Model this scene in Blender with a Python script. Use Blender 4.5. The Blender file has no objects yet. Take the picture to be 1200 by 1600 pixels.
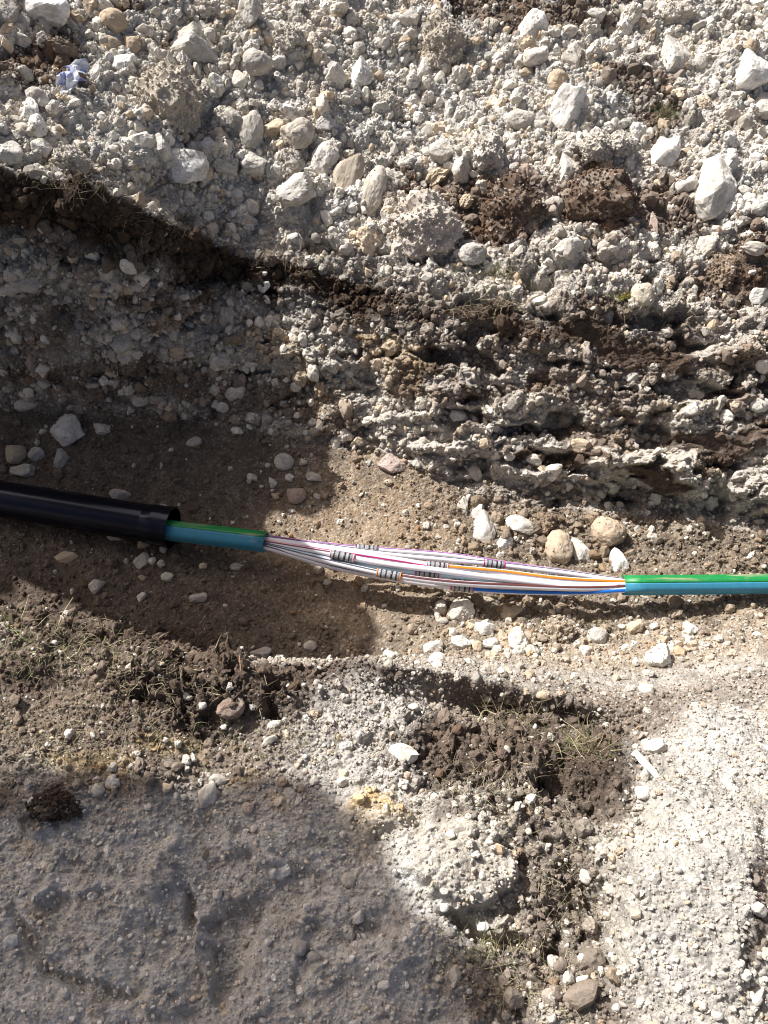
import bpy, bmesh, math, random
import numpy as np
from mathutils import Vector, Matrix, noise as mnoise

R = math.radians
scene = bpy.context.scene
COL = scene.collection
random.seed(7)
rng = np.random.default_rng(11)

# ------------------------------------------------------------------ camera
PITCH = R(55.0)
F = 800.0 / math.tan(R(32.0))                 # focal length in photograph pixels (1200 x 1600)
CY, CZ = -1.176, 1.68
cam_d = bpy.data.cameras.new('camera')
cam_d.sensor_fit = 'VERTICAL'; cam_d.sensor_height = 24.0
cam_d.lens = 12.0 / math.tan(R(32.0))
cam_d.clip_start = 0.02; cam_d.clip_end = 500
cam = bpy.data.objects.new('camera', cam_d); COL.objects.link(cam)
cam.location = (0, CY, CZ); cam.rotation_euler = (R(90) - PITCH, 0, 0)
scene.camera = cam

# ------------------------------------------------------------------ sky and sun
SUN_E, SUN_PHI = R(45.5), R(40.0)             # elevation; angle from the trench line towards the far side
S = Vector((-math.cos(SUN_PHI) * math.cos(SUN_E), math.sin(SUN_PHI) * math.cos(SUN_E), math.sin(SUN_E)))
w = bpy.data.worlds.new('World'); scene.world = w; w.use_nodes = True
nt = w.node_tree; nt.nodes.clear()
wo = nt.nodes.new('ShaderNodeOutputWorld'); bg = nt.nodes.new('ShaderNodeBackground'); sky = nt.nodes.new('ShaderNodeTexSky')
sky.sky_type = 'NISHITA'; sky.sun_disc = False; sky.sun_elevation = SUN_E
sky.sun_rotation = math.atan2(S.x, S.y) % (2 * math.pi)
sky.air_density = 0.55; sky.dust_density = 5.0; sky.ozone_density = 0.3
bg.inputs['Strength'].default_value = 0.088
wb = nt.nodes.new('ShaderNodeMix'); wb.data_type = 'RGBA'; wb.blend_type = 'MULTIPLY'; wb.inputs[0].default_value = 1.0
wb.inputs[7].default_value = (1.0, .965, .92, 1)            # white balance of the picture
nt.links.new(sky.outputs[0], wb.inputs[6]); nt.links.new(wb.outputs[2], bg.inputs[0]); nt.links.new(bg.outputs[0], wo.inputs[0])
sd = bpy.data.lights.new('sun', 'SUN'); sd.energy = 5.0; sd.angle = R(0.55); sd.color = (1.0, 0.988, 0.968)
so = bpy.data.objects.new('sun', sd); COL.objects.link(so)
so.rotation_euler = S.to_track_quat('Z', 'Y').to_euler(); so.location = (-4, 4, 6)
vs = scene.view_settings
vs.view_transform = 'Standard'; vs.look = 'None'; vs.exposure = 0.62; vs.gamma = 1.0; vs.use_curve_mapping = False
scene.cycles.filter_width = 1.1

# ------------------------------------------------------------------ pixel <-> place
cP, sP = math.cos(PITCH), math.sin(PITCH)
def at(px, py, z):
    """point of height z that the photograph shows at pixel (px, py)"""
    a, b = (px - 600) / F, (800 - py) / F
    dx, dy, dz = a, cP + b * sP, -sP + b * cP
    t = (z - CZ) / dz
    return np.array([dx * t, CY + dy * t, z])
def proj(X, Y, Z):
    y, z = Y - CY, Z - CZ
    d = y * cP - z * sP
    u = y * sP + z * cP
    d = np.maximum(d, 0.05)
    return 600 + F * X / d, 800 - F * u / d, d

# ------------------------------------------------------------------ numpy noise
def hsh(i, j, k=0):
    i = i.astype(np.int64); j = j.astype(np.int64)
    h = (i * 374761393 + j * 668265263 + k * 2147483647 + 1013904223) & 0xFFFFFFFF
    h = ((h ^ (h >> 13)) * 1274126177) & 0xFFFFFFFF
    h = ((h ^ (h >> 16)) * 2246822519) & 0xFFFFFFFF
    return ((h ^ (h >> 15)) & 0xFFFFFF).astype(np.float32) / np.float32(0xFFFFFF)
def vnoise(x, y, k=0):
    xi, yi = np.floor(x), np.floor(y)
    fx, fy = (x - xi).astype(np.float32), (y - yi).astype(np.float32)
    def g(a, b):
        an = hsh(xi + a, yi + b, k) * np.float32(6.2831853)
        return np.cos(an) * (fx - a) + np.sin(an) * (fy - b)
    ux = fx * fx * fx * (fx * (fx * 6 - 15) + 10); uy = fy * fy * fy * (fy * (fy * 6 - 15) + 10)
    a = g(0, 0); b = g(1, 0); c = g(0, 1); d = g(1, 1)
    return ((a + (b - a) * ux) + ((c + (d - c) * ux) - (a + (b - a) * ux)) * uy) * 1.5
def fbm(x, y, L, octv=4, k=0, gain=.5):
    o = 0; a = 1.0
    for i in range(octv):
        o = o + a * vnoise(x / L, y / L, k + i * 17); L = L / 2.03; a *= gain
    return o
def clods(x, y, L, k=0, rmin=.25, rmax=.75, tilt=.0):
    """rounded lumps of unequal size, one per cell: height in units of L"""
    x = x / L; y = y / L
    xi, yi = np.floor(x), np.floor(y)
    best = np.zeros(x.shape, np.float32)
    for a in (-1, 0, 1):
        for b in (-1, 0, 1):
            ci, cj = xi + a, yi + b
            h1 = hsh(ci, cj, k + 1)
            dx = (x - ci - h1).astype(np.float32); dy = (y - cj - hsh(ci, cj, k + 2)).astype(np.float32)
            r = hsh(ci, cj, k + 3); an = hsh(ci, cj, k + 4) * 3.14159
            R_ = rmin + (rmax - rmin) * r * r
            ca, sa = np.cos(an), np.sin(an)
            u = dx * ca + dy * sa; v = (-dx * sa + dy * ca) * (1 + .7 * h1)
            # superellipse: flat-ish tops with steep flanks
            q = (u * u * u * u + v * v * v * v + 1.2 * u * u * v * v) / (R_ ** 4)
            hh = R_ * np.sqrt(np.maximum(0, 1 - np.sqrt(q))) * (.6 + .5 * h1)
            if tilt: hh = np.where(hh > 0, np.maximum(0, hh + tilt * (u * (r - .5) * 2)), 0)
            best = np.maximum(best, hh)
    return best
def on(mask, f, *args, **kw):
    """evaluate noise f only where mask is not nil"""
    o = np.zeros(mask.shape, np.float32); q = mask > .004
    o[q] = mask[q] * f(*[a[q] if isinstance(a, np.ndarray) else a for a in args], **kw); return o
def sstep(a, b, x):
    t = np.clip((x - a) / (b - a), 0, 1); return t * t * (3 - 2 * t)

# ------------------------------------------------------------------ materials
def mat(name):
    m = bpy.data.materials.new(name); m.use_nodes = True
    return m, m.node_tree, m.node_tree.nodes['Principled BSDF']
def ramp(nt, stops):
    r = nt.nodes.new('ShaderNodeValToRGB'); e = r.color_ramp.elements
    while len(e) < len(stops): e.new(.5)
    for el, (p, c) in zip(e, stops): el.position = p; el.color = (*c, 1) if len(c) == 3 else c
    return r
def nz(nt, scale, detail=6, rough=.6, coord=None, dist=0):
    n = nt.nodes.new('ShaderNodeTexNoise'); n.inputs['Scale'].default_value = scale
    n.inputs['Detail'].default_value = detail; n.inputs['Roughness'].default_value = rough; n.inputs['Distortion'].default_value = dist
    if coord is not None: nt.links.new(coord, n.inputs['Vector'])
    return n
def mul(nt, a, b, blend='MULTIPLY', fac=1.0):
    m = nt.nodes.new('ShaderNodeMix'); m.data_type = 'RGBA'; m.blend_type = blend
    if isinstance(fac, float): m.inputs[0].default_value = fac
    else: nt.links.new(fac, m.inputs[0])
    for s, i in ((a, 6), (b, 7)):
        if isinstance(s, tuple): m.inputs[i].default_value = (*s, 1)
        else: nt.links.new(s, m.inputs[i])
    return m.outputs[2]

def soil_material():
    m, nt, b = mat('soil')
    at_ = nt.nodes.new('ShaderNodeAttribute'); at_.attribute_name = 'soil_colour'
    tc = nt.nodes.new('ShaderNodeTexCoord').outputs['Object']
    n1 = nz(nt, 55, 8, .7, tc); r1 = ramp(nt, [(.28, (.62, .60, .58)), (.72, (1.32, 1.32, 1.32))]); nt.links.new(n1.outputs[0], r1.inputs[0])
    c = mul(nt, at_.outputs['Color'], r1.outputs[0])
    n2 = nz(nt, 330, 4, .7, tc); r2 = ramp(nt, [(.3, (.7, .7, .7)), (.72, (1.25, 1.25, 1.25))]); nt.links.new(n2.outputs[0], r2.inputs[0])
    c = mul(nt, c, r2.outputs[0])
    # chalk grains mixed into the soil
    v = nt.nodes.new('ShaderNodeTexVoronoi'); v.inputs['Scale'].default_value = 190; nt.links.new(tc, v.inputs['Vector'])
    sep = nt.nodes.new('ShaderNodeSeparateColor'); nt.links.new(v.outputs['Color'], sep.inputs[0])
    g = ramp(nt, [(.80, (0, 0, 0)), (.86, (.75, .75, .75))]); nt.links.new(sep.outputs[0], g.inputs[0])
    lum = nt.nodes.new('ShaderNodeRGBToBW'); nt.links.new(at_.outputs['Color'], lum.inputs[0])
    lr = ramp(nt, [(.06, (.04,) * 3), (.34, (.8,) * 3)]); nt.links.new(lum.outputs[0], lr.inputs[0])
    c = mul(nt, c, (.56, .525, .465), 'MIX', mul(nt, g.outputs[0], lr.outputs[0]))
    nt.links.new(c, b.inputs['Base Color'])
    b.inputs['Roughness'].default_value = .96; b.inputs['Specular IOR Level'].default_value = .12
    h1 = nz(nt, 260, 8, .75, tc)
    bp = nt.nodes.new('ShaderNodeBump'); bp.inputs['Strength'].default_value = .8; bp.inputs['Distance'].default_value = .005
    nt.links.new(h1.outputs[0], bp.inputs['Height'])
    vb = nt.nodes.new('ShaderNodeBump'); vb.inputs['Strength'].default_value = .5; vb.inputs['Distance'].default_value = .004; vb.invert = True
    nt.links.new(v.outputs['Distance'], vb.inputs['Height']); nt.links.new(bp.outputs[0], vb.inputs['Normal'])
    nt.links.new(vb.outputs[0], b.inputs['Normal'])
    return m

def rock_material(name, instancer, scale, crumbly):
    m, nt, b = mat(name)
    if instancer:
        a = nt.nodes.new('ShaderNodeAttribute'); a.attribute_type = 'INSTANCER'; a.attribute_name = 'piece_colour'; base = a.outputs['Color']
    else:
        base = nt.nodes.new('ShaderNodeObjectInfo').outputs['Color']
    tc = nt.nodes.new('ShaderNodeTexCoord').outputs['Object']
    oi = nt.nodes.new('ShaderNodeObjectInfo')
    add = nt.nodes.new('ShaderNodeVectorMath'); add.operation = 'MULTIPLY_ADD'
    cmb = nt.nodes.new('ShaderNodeCombineXYZ')
    for i in range(3): nt.links.new(oi.outputs['Random'], cmb.inputs[i])
    nt.links.new(cmb.outputs[0], add.inputs[0]); add.inputs[1].default_value = (13, 29, 41); nt.links.new(tc, add.inputs[2])
    n1 = nz(nt, scale, 8, .65, add.outputs[0]); r1 = ramp(nt, [(.3, (.80, .78, .75)), (.66, (1.22, 1.22, 1.22))]); nt.links.new(n1.outputs[0], r1.inputs[0])
    c = mul(nt, base, r1.outputs[0])
    n2 = nz(nt, scale * 7, 5, .7, add.outputs[0])
    r2 = ramp(nt, [(.3, (.68, .64, .59) if crumbly else (.78, .76, .73)), (.6, (1.08, 1.08, 1.08))]); nt.links.new(n2.outputs[0], r2.inputs[0])
    c = mul(nt, c, r2.outputs[0])
    if not instancer:                                   # earth clinging to the stone in patches
        n3 = nz(nt, scale * .8, 7, .75, add.outputs[0], .4); r3 = ramp(nt, [(.47, (0, 0, 0)), (.64, (.75, .75, .75))]); nt.links.new(n3.outputs[0], r3.inputs[0])
        c = mul(nt, c, (.36, .315, .255), 'MIX', r3.outputs[0])
    nt.links.new(c, b.inputs['Base Color'])
    b.inputs['Roughness'].default_value = .92; b.inputs['Specular IOR Level'].default_value = .2
    h = nz(nt, scale * 6, 9, .75, add.outputs[0])
    bp = nt.nodes.new('ShaderNodeBump'); bp.inputs['Strength'].default_value = .7 if crumbly else .45; bp.inputs['Distance'].default_value = .0007 if instancer else (.004 if crumbly else .0028)
    nt.links.new(h.outputs[0], bp.inputs['Height']); nt.links.new(bp.outputs[0], b.inputs['Normal'])
    return m

def plain(name, col, rough=.5, spec=.5, var=.12, scale=60, bump=0, trans=0, dirt=None, run=1):
    m, nt, b = mat(name)
    tc = nt.nodes.new('ShaderNodeTexCoord').outputs['Object']
    n = nz(nt, scale, 6, .65, tc)
    r = ramp(nt, [(.3, (1 - var,) * 3), (.7, (1 + var * .6,) * 3)]); nt.links.new(n.outputs[0], r.inputs[0])
    c = mul(nt, col, r.outputs[0])
    if dirt:
        mp = nt.nodes.new('ShaderNodeMapping'); mp.inputs['Scale'].default_value = (run, 1, 1); nt.links.new(tc, mp.inputs[0])
        n4 = nz(nt, dirt[0], 9, .7, mp.outputs[0], .3); r4 = ramp(nt, [(dirt[1], (0, 0, 0)), (dirt[1] + .12, (dirt[2],) * 3)]); nt.links.new(n4.outputs[0], r4.inputs[0])
        c = mul(nt, c, (.36, .29, .21), 'MIX', r4.outputs[0])
        rr = ramp(nt, [(0, (rough,) * 3), (1, (.9,) * 3)]); nt.links.new(r4.outputs[0], rr.inputs[0]); nt.links.new(rr.outputs[0], b.inputs['Roughness'])
    else:
        b.inputs['Roughness'].default_value = rough
    nt.links.new(c, b.inputs['Base Color'])
    b.inputs['Specular IOR Level'].default_value = spec; b.inputs['Transmission Weight'].default_value = trans
    if bump:
        h = nz(nt, scale * 4, 8, .7, tc); bp = nt.nodes.new('ShaderNodeBump'); bp.inputs['Strength'].default_value = bump; bp.inputs['Distance'].default_value = .002
        nt.links.new(h.outputs[0], bp.inputs['Height']); nt.links.new(bp.outputs[0], b.inputs['Normal'])
    return m

M_SOIL = soil_material()
M_STONE = rock_material('limestone', False, 1.6, False)
M_CLOD = rock_material('crumbly_clod', False, 2.2, True)
M_PIECE = rock_material('loose_crumb', True, 1.4, True)

# ------------------------------------------------------------------ the ground: lofted lines, near to far
# each line: list of ('p', px, py, z) seen in the photograph or ('w', x, y, z) in metres
def L(*pts, left=(), right=()):
    q = [at(*p) for p in pts] + [np.array(v) for v in left] + [np.array(v) for v in right]
    q.sort(key=lambda v: v[0]); return np.array(q)
def flat(y, z): return np.array([[-60, y, z], [60, y, z]])
LINES = [
    flat(-60, .40), flat(-6, .41), flat(-1.9, .42),
    L((0, 1640, .405), (400, 1640, .40), (800, 1640, .40), (1200, 1640, .43)),
    L((0, 1350, .405), (300, 1350, .395), (600, 1350, .41), (800, 1350, .40), (950, 1350, .395), (1060, 1350, .425), (1200, 1350, .43)),
    L((0, 1180, .415), (300, 1190, .40), (500, 1190, .40), (700, 1190, .385), (850, 1190, .355), (1000, 1190, .30), (1100, 1190, .285), (1200, 1190, .28)),
    L((0, 985, .415), (200, 1030, .41), (350, 1080, .40), (500, 1080, .375), (600, 1080, .345), (660, 1088, .28), (700, 1096, .235), (800, 1116, .195), (900, 1134, .185), (1000, 1148, .20), (1100, 1135, .23), (1200, 1125, .235)),
    L((0, 945, .40), (100, 962, .40), (200, 990, .40), (300, 1028, .39), (350, 1042, .38), (450, 1035, .36), (600, 1036, .335), (700, 1046, .295), (800, 1072, .255), (900, 1096, .225), (1000, 1114, .20), (1100, 1090, .19), (1200, 1080, .19)),
    L((0, 985, .02), (200, 1010, .02), (350, 1030, .02), (500, 1030, .02), (600, 1025, .02), (700, 1022, .05), (800, 1020, .06), (900, 1015, .06), (1000, 1010, .05), (1100, 1000, .06), (1200, 990, .07)),
    L((0, 900, .0), (300, 925, -.005), (600, 940, 0), (900, 945, .0), (1200, 930, .02)),
    L((0, 740, .01), (300, 770, 0), (600, 800, 0), (900, 850, .0), (1200, 870, .02)),
    L((0, 640, .03), (150, 645, .03), (300, 655, .03), (450, 685, .03), (560, 695, .035), (640, 725, .03), (750, 775, .02), (900, 792, .02), (1000, 800, .02), (1200, 832, .03)),
    L((0, 275, .64), (100, 305, .60), (200, 340, .555), (250, 362, .48), (310, 385, .385), (400, 410, .315), (500, 430, .30), (570, 450, .295), (650, 470, .30), (800, 480, .32), (1000, 480, .335), (1200, 500, .34),
      left=((-1.0, .45, .80), (-1.25, .46, .98), (-1.8, .5, 1.05), (-2.6, .6, .9), (-5, .7, .5)), right=((2, .4, .33), (5, .5, .4))),  # left bank raised out of view so that it shades the trench
    L((0, 243, .67), (200, 290, .57), (300, 325, .44), (400, 350, .35), (600, 380, .355), (800, 380, .375), (1000, 380, .385), (1200, 390, .40),
      left=((-1.0, .52, .83), (-1.25, .54, 1.0), (-1.8, .6, 1.07), (-2.6, .7, .92), (-5, .8, .5)), right=((2, .6, .45), (5, .7, .42))),
    L((0, 150, .70), (300, 150, .55), (600, 150, .48), (900, 150, .50), (1200, 150, .51),
      left=((-1.3, .72, .98), (-1.8, .78, 1.05), (-2.6, .9, .9), (-5, 1, .48)), right=((2, 1.0, .52), (5, 1.1, .44))),
    L((0, 0, .77), (300, 0, .655), (600, 0, .60), (900, 0, .60), (1200, 0, .61),
      left=((-1.5, 1.1, .93), (-2.6, 1.2, .8), (-5, 1.3, .45)), right=((2, 1.4, .62), (5, 1.4, .44))),
    flat(1.9, .78), flat(2.4, .70), flat(3.4, .45), flat(8, .40), flat(60, .40)]
NSEG = [3, 14, 100, 150, 120, 110, 34, 90, 60, 70, 85, 260, 44, 150, 160, 120, 20, 14, 6, 3]
# columns: fine where the photograph looks, widening outside
def spaced():
    c = np.linspace(-1.06, 1.06, 860)
    out = [1.06]; d = c[1] - c[0]
    while out[-1] < 60: d *= 1.11; out.append(out[-1] + d)
    o = np.array(out[1:]); return np.concatenate([-o[::-1], c, o])
GX = spaced(); NX = len(GX)
PY_, PZ_ = [], []
for ln in LINES:
    yy = np.interp(GX, ln[:, 0], ln[:, 1]); zz = np.interp(GX, ln[:, 0], ln[:, 2])
    def sm(a):
        k = np.hanning(61); k /= k.sum(); return np.convolve(np.pad(a, 30, 'edge'), k, 'valid')
    PY_.append(sm(yy)); PZ_.append(sm(zz))
rows_y, rows_z, TL = [], [], []
for k, n in enumerate(NSEG):
    for i in range(n):
        t = i / n; rows_y.append(PY_[k] * (1 - t) + PY_[k + 1] * t); rows_z.append(PZ_[k] * (1 - t) + PZ_[k + 1] * t); TL.append(k + t)
rows_y.append(PY_[-1]); rows_z.append(PZ_[-1]); TL.append(len(NSEG))
BY = np.array(rows_y); BZ = np.array(rows_z); TL = np.array(TL)
NV = BY.shape[0]
def smv(a, n):
    for _ in range(n):
        b = a.copy(); b[1:-1] = (a[:-2] + 2 * a[1:-1] + a[2:]) / 4; a = b
    return a
BYs, BZs = smv(BY, 16), smv(BZ, 16)
core = ((TL > 2.5) & (TL < 16))[:, None]
BY = np.where(core, BYs, BY); BZ = np.where(core, BZs, BZ)
BX = np.broadcast_to(GX[None, :], BY.shape).copy()
TT = np.broadcast_to(TL[:, None], BY.shape)

ds = np.hypot(np.diff(BY, axis=0), np.diff(BZ, axis=0))
SS = np.vstack([np.zeros((1, NX)), np.cumsum(ds, axis=0)])
SS = SS - SS[int(np.argmin(abs(TL - 9.5)))][None, :]          # arc length across the trench, 0 in the floor

def grads(a):
    gu = np.empty_like(a); gu[:, 1:-1] = a[:, 2:] - a[:, :-2]; gu[:, 0] = a[:, 1] - a[:, 0]; gu[:, -1] = a[:, -1] - a[:, -2]
    gv = np.empty_like(a); gv[1:-1] = a[2:] - a[:-2]; gv[0] = a[1] - a[0]; gv[-1] = a[-1] - a[-2]
    return gu, gv
def normals(X, Y, Z):
    xu, xv = grads(X); yu, yv = grads(Y); zu, zv = grads(Z)
    nx = yu * zv - zu * yv; ny = zu * xv - xu * zv; nzz = xu * yv - yu * xv
    l = np.sqrt(nx * nx + ny * ny + nzz * nzz) + 1e-12
    return nx / l, ny / l, nzz / l

# what each stretch of ground is made of
PX, PYX, DEP = proj(BX, BY, BZ)
wob = 26 * fbm(BX, SS, .11, 4, 5); wob2 = 26 * fbm(BX, SS, .11, 4, 91)
QX, QY = PX + wob, PYX + wob2
spoil = sstep(12.3, 13.2, TT + .35 * fbm(BX, SS, .15, 3, 33))
wall = sstep(10.85, 11.15, TT) * (1 - spoil)
floor = sstep(7.15, 8.0, TT) * (1 - sstep(10.85, 11.15, TT))
near = 1 - sstep(7.05, 7.6, TT)
right = sstep(540, 700, PX)
def ell(cx, cy, rx, ry, an=0, soft=.35):
    c, s = math.cos(R(an)), math.sin(R(an))
    u = ((QX - cx) * c + (QY - cy) * s) / rx; v = (-(QX - cx) * s + (QY - cy) * c) / ry
    return 1 - sstep(1 - soft, 1 + soft, np.sqrt(u * u + v * v))

# relief
far_fade = (1 - sstep(1.6, 6, abs(BX))) * (1 - sstep(2.5, 5, abs(BY)))
wx = BX + .012 * fbm(BX, SS, .05, 3, 61); ws = SS + .012 * fbm(BX, SS, .05, 3, 62)
D = np.zeros_like(BX)
amp = .0 + 1.0 * spoil + .75 * wall + .28 * floor + .42 * near
flr_r = floor * sstep(600, 800, PX)
slabish = near * sstep(1215, 1290, PYX + .3 * wob) * (1 - sstep(640, 800, PX + wob))
rough = near * (1 - .8 * slabish)
D += .028 * fbm(wx, ws, .34, 3, 1) * (spoil * 1.0 + wall * .9 + floor * .35 + near * .6)
D += (.7 * spoil + .8 * wall + .25 * floor + .42 * near) * .017 * fbm(wx, ws, .11, 4, 2, .5)
D += on((.060 * spoil * sstep(-.2, .35, fbm(BX, SS, .3, 2, 77)) + .034 * wall) * far_fade, clods, wx, ws, .105, 10, .18, .62)
D += .046 * on((.50 * spoil + .62 * wall + .05 * floor + .24 * flr_r + .16 * rough) * far_fade, clods, wx, ws, .046, 20, .2, .68)
D += .021 * on((.75 * spoil + .80 * wall + .12 * floor + .45 * flr_r + .36 * rough) * far_fade, clods, wx, ws, .021, 30, .22, .7)
D += (.9 * spoil + .9 * wall + .28 * floor + .25 * flr_r + .50 * rough) * .0105 * clods(BX, SS, .0105, 40, .25, .72)
D += (.9 * spoil + .9 * wall + .7 * floor + .8 * near) * .0020 * fbm(BX, SS, .006, 2, 50)
humus = np.clip(ell(720, 1190, 150, 60, 10) + ell(870, 1170, 130, 60, 12) + ell(800, 1260, 120, 60) + ell(350, 1090, 170, 50) + .6 * ell(150, 1010, 170, 50, 12) + .7 * ell(870, 1360, 90, 120) + .6 * ell(850, 1510, 130, 90), 0, 1)
D += on(.030 * humus, clods, wx, ws, .040, 120, .2, .7) + on(.016 * humus, clods, wx, ws, .018, 130, .22, .7)
D += humus * (- .020 * sstep(.15, .45, fbm(wx, ws, .05, 3, 131)) + .010 * fbm(wx, ws, .03, 4, 132, .6))
D += slabish * (.0030 * fbm(wx, ws, .05, 5, 57, .62) + .0034 * np.abs(fbm(wx, ws, .018, 3, 58, .6)) + .004 * sstep(.1, .35, fbm(wx, ws, .10, 3, 159)) - .005 * sstep(.25, .5, fbm(wx / 1.5, ws, .04, 3, 160)))
D += on(slabish * far_fade, lambda a, b: .35 * .0105 * clods(a, b, .0105, 240, .2, .6) + .5 * .006 * clods(a, b, .006, 250, .2, .6), BX, SS)
# ledges and cracks that the digger left along the wall
led = fbm(wx / 3.2, ws, .05, 3, 71)
low = sstep(600, 720, PYX)
D += wall * (.016 + .030 * low) * led * right
bul = sstep(820, 960, PX); D += bul * (.055 * np.exp(-((TT - 11.24) / .08) ** 2) - .040 * np.exp(-((TT - 11.06) / .05) ** 2))
cav = sstep(.22, .5, fbm(wx / 1.8, ws, .085, 3, 83)); D -= wall * .072 * cav * (.4 + .4 * right)
# turf lip that overhangs the steep part of the wall
lip = np.exp(-((TT - 12.05) / .35) ** 2) * (1 - sstep(240, 400, PX)); D += .035 * lip * (1 + .8 * fbm(BX, SS, .09, 3, 88))
# chalk slab with a broken edge, boot dents and ridges in the trodden ground
slab = ell(715, 1355, 82, 72, 0, .12); D += .030 * slab
D += .022 * ell(1095, 1400, 120, 260, 5, .25)
D += .020 * ell(75, 1255, 70, 30, 0, .4) + .030 * ell(350, 1090, 60, 35, 0, .5) + .02 * ell(585, 1275, 38, 28, 0, .4)
for (a, b, c, d, e, h) in ((365, 1480, 26, 90, 12, -.020), (330, 1490, 10, 60, 5, .016), (50, 1480, 12, 60, -25, -.014), (200, 1420, 60, 40, 0, .010), (430, 1400, 70, 30, -20, -.010), (480, 1540, 14, 70, 0, -.010), (590, 1500, 60, 40, 0, .012), (250, 1360, 20, 46, 30, .014), (120, 1390, 50, 16, -15, .012), (300, 1420, 12, 40, -20, -.014), (150, 1540, 70, 14, 10, -.012), (250, 1560, 40, 30, 0, .012), (400, 1330, 40, 14, 20, .012), (520, 1430, 60, 22, -10, .014), (890, 1230, 40, 32, 10, -.040), (770, 1460, 60, 14, 15, -.03), (920, 1430, 50, 90, 0, -.015), (1195, 1420, 22, 120, 5, -.012)):
    D += 1.5 * h * ell(a, b, c, d, e, .5)
smear = np.clip(ell(755, 495, 85, 18, 8, .3) + ell(960, 548, 115, 28, 12, .3) + ell(1115, 690, 85, 22, 5, .3) + ell(1040, 742, 55, 14, 5, .3) + .8 * ell(690, 1285, 34, 32, 0, .3), 0, 1)
D = D * (1 - .72 * smear) + smear * (.016 + .004 * fbm(wx / 2, ws, .03, 4, 180, .6))
D *= far_fade
NXX, NYY, NZZ = normals(BX, BY, BZ)
VX, VY, VZ = BX + NXX * D, BY + NYY * D, BZ + NZZ * D
VX = VX.astype(np.float32); VY = VY.astype(np.float32); VZ = VZ.astype(np.float32)

# soil colours (albedo), with shade painted into the left of the trench
def C3(*c): return np.array(c, np.float32)
CHALK, CHALKW, TAN, BROWN, DARK, FLOORC, GREYC, OCHRE = C3(.545, .53, .497), C3(.53, .51, .475), C3(.42, .36, .285), C3(.105, .068, .045), C3(.055, .038, .026), C3(.205, .165, .125), C3(.53, .51, .475), C3(.50, .37, .17)
colr = np.empty(BX.shape + (3,), np.float32); colr[:] = CHALK
def paint(mask, c, f=1.0):
    m = (np.clip(mask * f, 0, 1))[..., None].astype(np.float32)
    colr[:] = colr * (1 - m) + c * m
n_a = fbm(BX, SS, .13, 4, 101); n_b = fbm(BX, SS, .05, 4, 102); n_c = fbm(BX, SS, .24, 3, 103)
paint(spoil * sstep(.1, .6, n_a), TAN, .55)
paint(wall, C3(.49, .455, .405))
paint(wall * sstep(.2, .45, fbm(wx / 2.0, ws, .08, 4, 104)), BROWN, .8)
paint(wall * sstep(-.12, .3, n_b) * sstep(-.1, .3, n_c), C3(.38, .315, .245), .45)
paint(wall * (1 - right) * sstep(-.4, .1, n_b), C3(.37, .345, .31), .8)  # grey of the left wall, toned down to deepen its shade
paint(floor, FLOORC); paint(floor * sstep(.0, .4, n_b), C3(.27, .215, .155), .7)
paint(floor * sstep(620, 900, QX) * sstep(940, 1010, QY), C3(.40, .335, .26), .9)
paint(floor * (1 - sstep(380, 560, QX)), C3(.115, .092, .074), .8)  # left floor painted darker to deepen the trench shade
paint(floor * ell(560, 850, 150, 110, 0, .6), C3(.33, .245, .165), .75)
paint(near, C3(.40, .37, .32))
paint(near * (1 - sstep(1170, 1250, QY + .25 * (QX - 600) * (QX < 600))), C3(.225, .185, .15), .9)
paint(near * sstep(1230, 1300, QY) * (1 - sstep(660, 780, QX)), C3(.58, .565, .535))
for e in ((740, 5, 95, 30), (870, 25, 110, 26, -10), (1000, 130, 60, 26), (1030, 185, 60, 24), (90, 85, 60, 45), (30, 110, 50, 40), (190, 15, 60, 20), (650, 290, 60, 22), (745, 330, 60, 60), (1060, 330, 60, 50), (1185, 400, 45, 50), (1140, 430, 45, 45)): paint(ell(*e, **{}) if len(e) == 5 else ell(*e), BROWN, .85)
for e in ((800, 335, 58, 62), (935, 320, 72, 58)): paint(ell(*e), C3(.12, .072, .046), .95)
for e in ((140, 590, 170, 36, 4), (60, 520, 70, 26), (330, 610, 110, 30, 10), (250, 480, 60, 20, 10), (480, 640, 80, 24, 20)): paint(ell(*e) * wall, C3(.17, .125, .09), .75)  # brown soil low in the left wall, with shade painted in
# topsoil at the lip of the wall
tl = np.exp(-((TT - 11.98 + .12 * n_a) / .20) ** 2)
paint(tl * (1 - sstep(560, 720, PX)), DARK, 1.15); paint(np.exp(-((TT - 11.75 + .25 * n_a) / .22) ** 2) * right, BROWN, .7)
for e in ((755, 495, 85, 18, 8), (960, 548, 115, 28, 12), (1115, 690, 85, 22, 5), (1040, 742, 55, 14, 5), (870, 720, 90, 12, 3), (660, 585, 60, 14, 20)): paint(ell(*e, .25), C3(.085, .058, .042), .95)
for e in ((620, 560, 70, 40, 15), (430, 540, 50, 26, 20), (480, 600, 60, 25, 20)): paint(ell(*e), C3(.38, .29, .18), .6)
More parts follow.
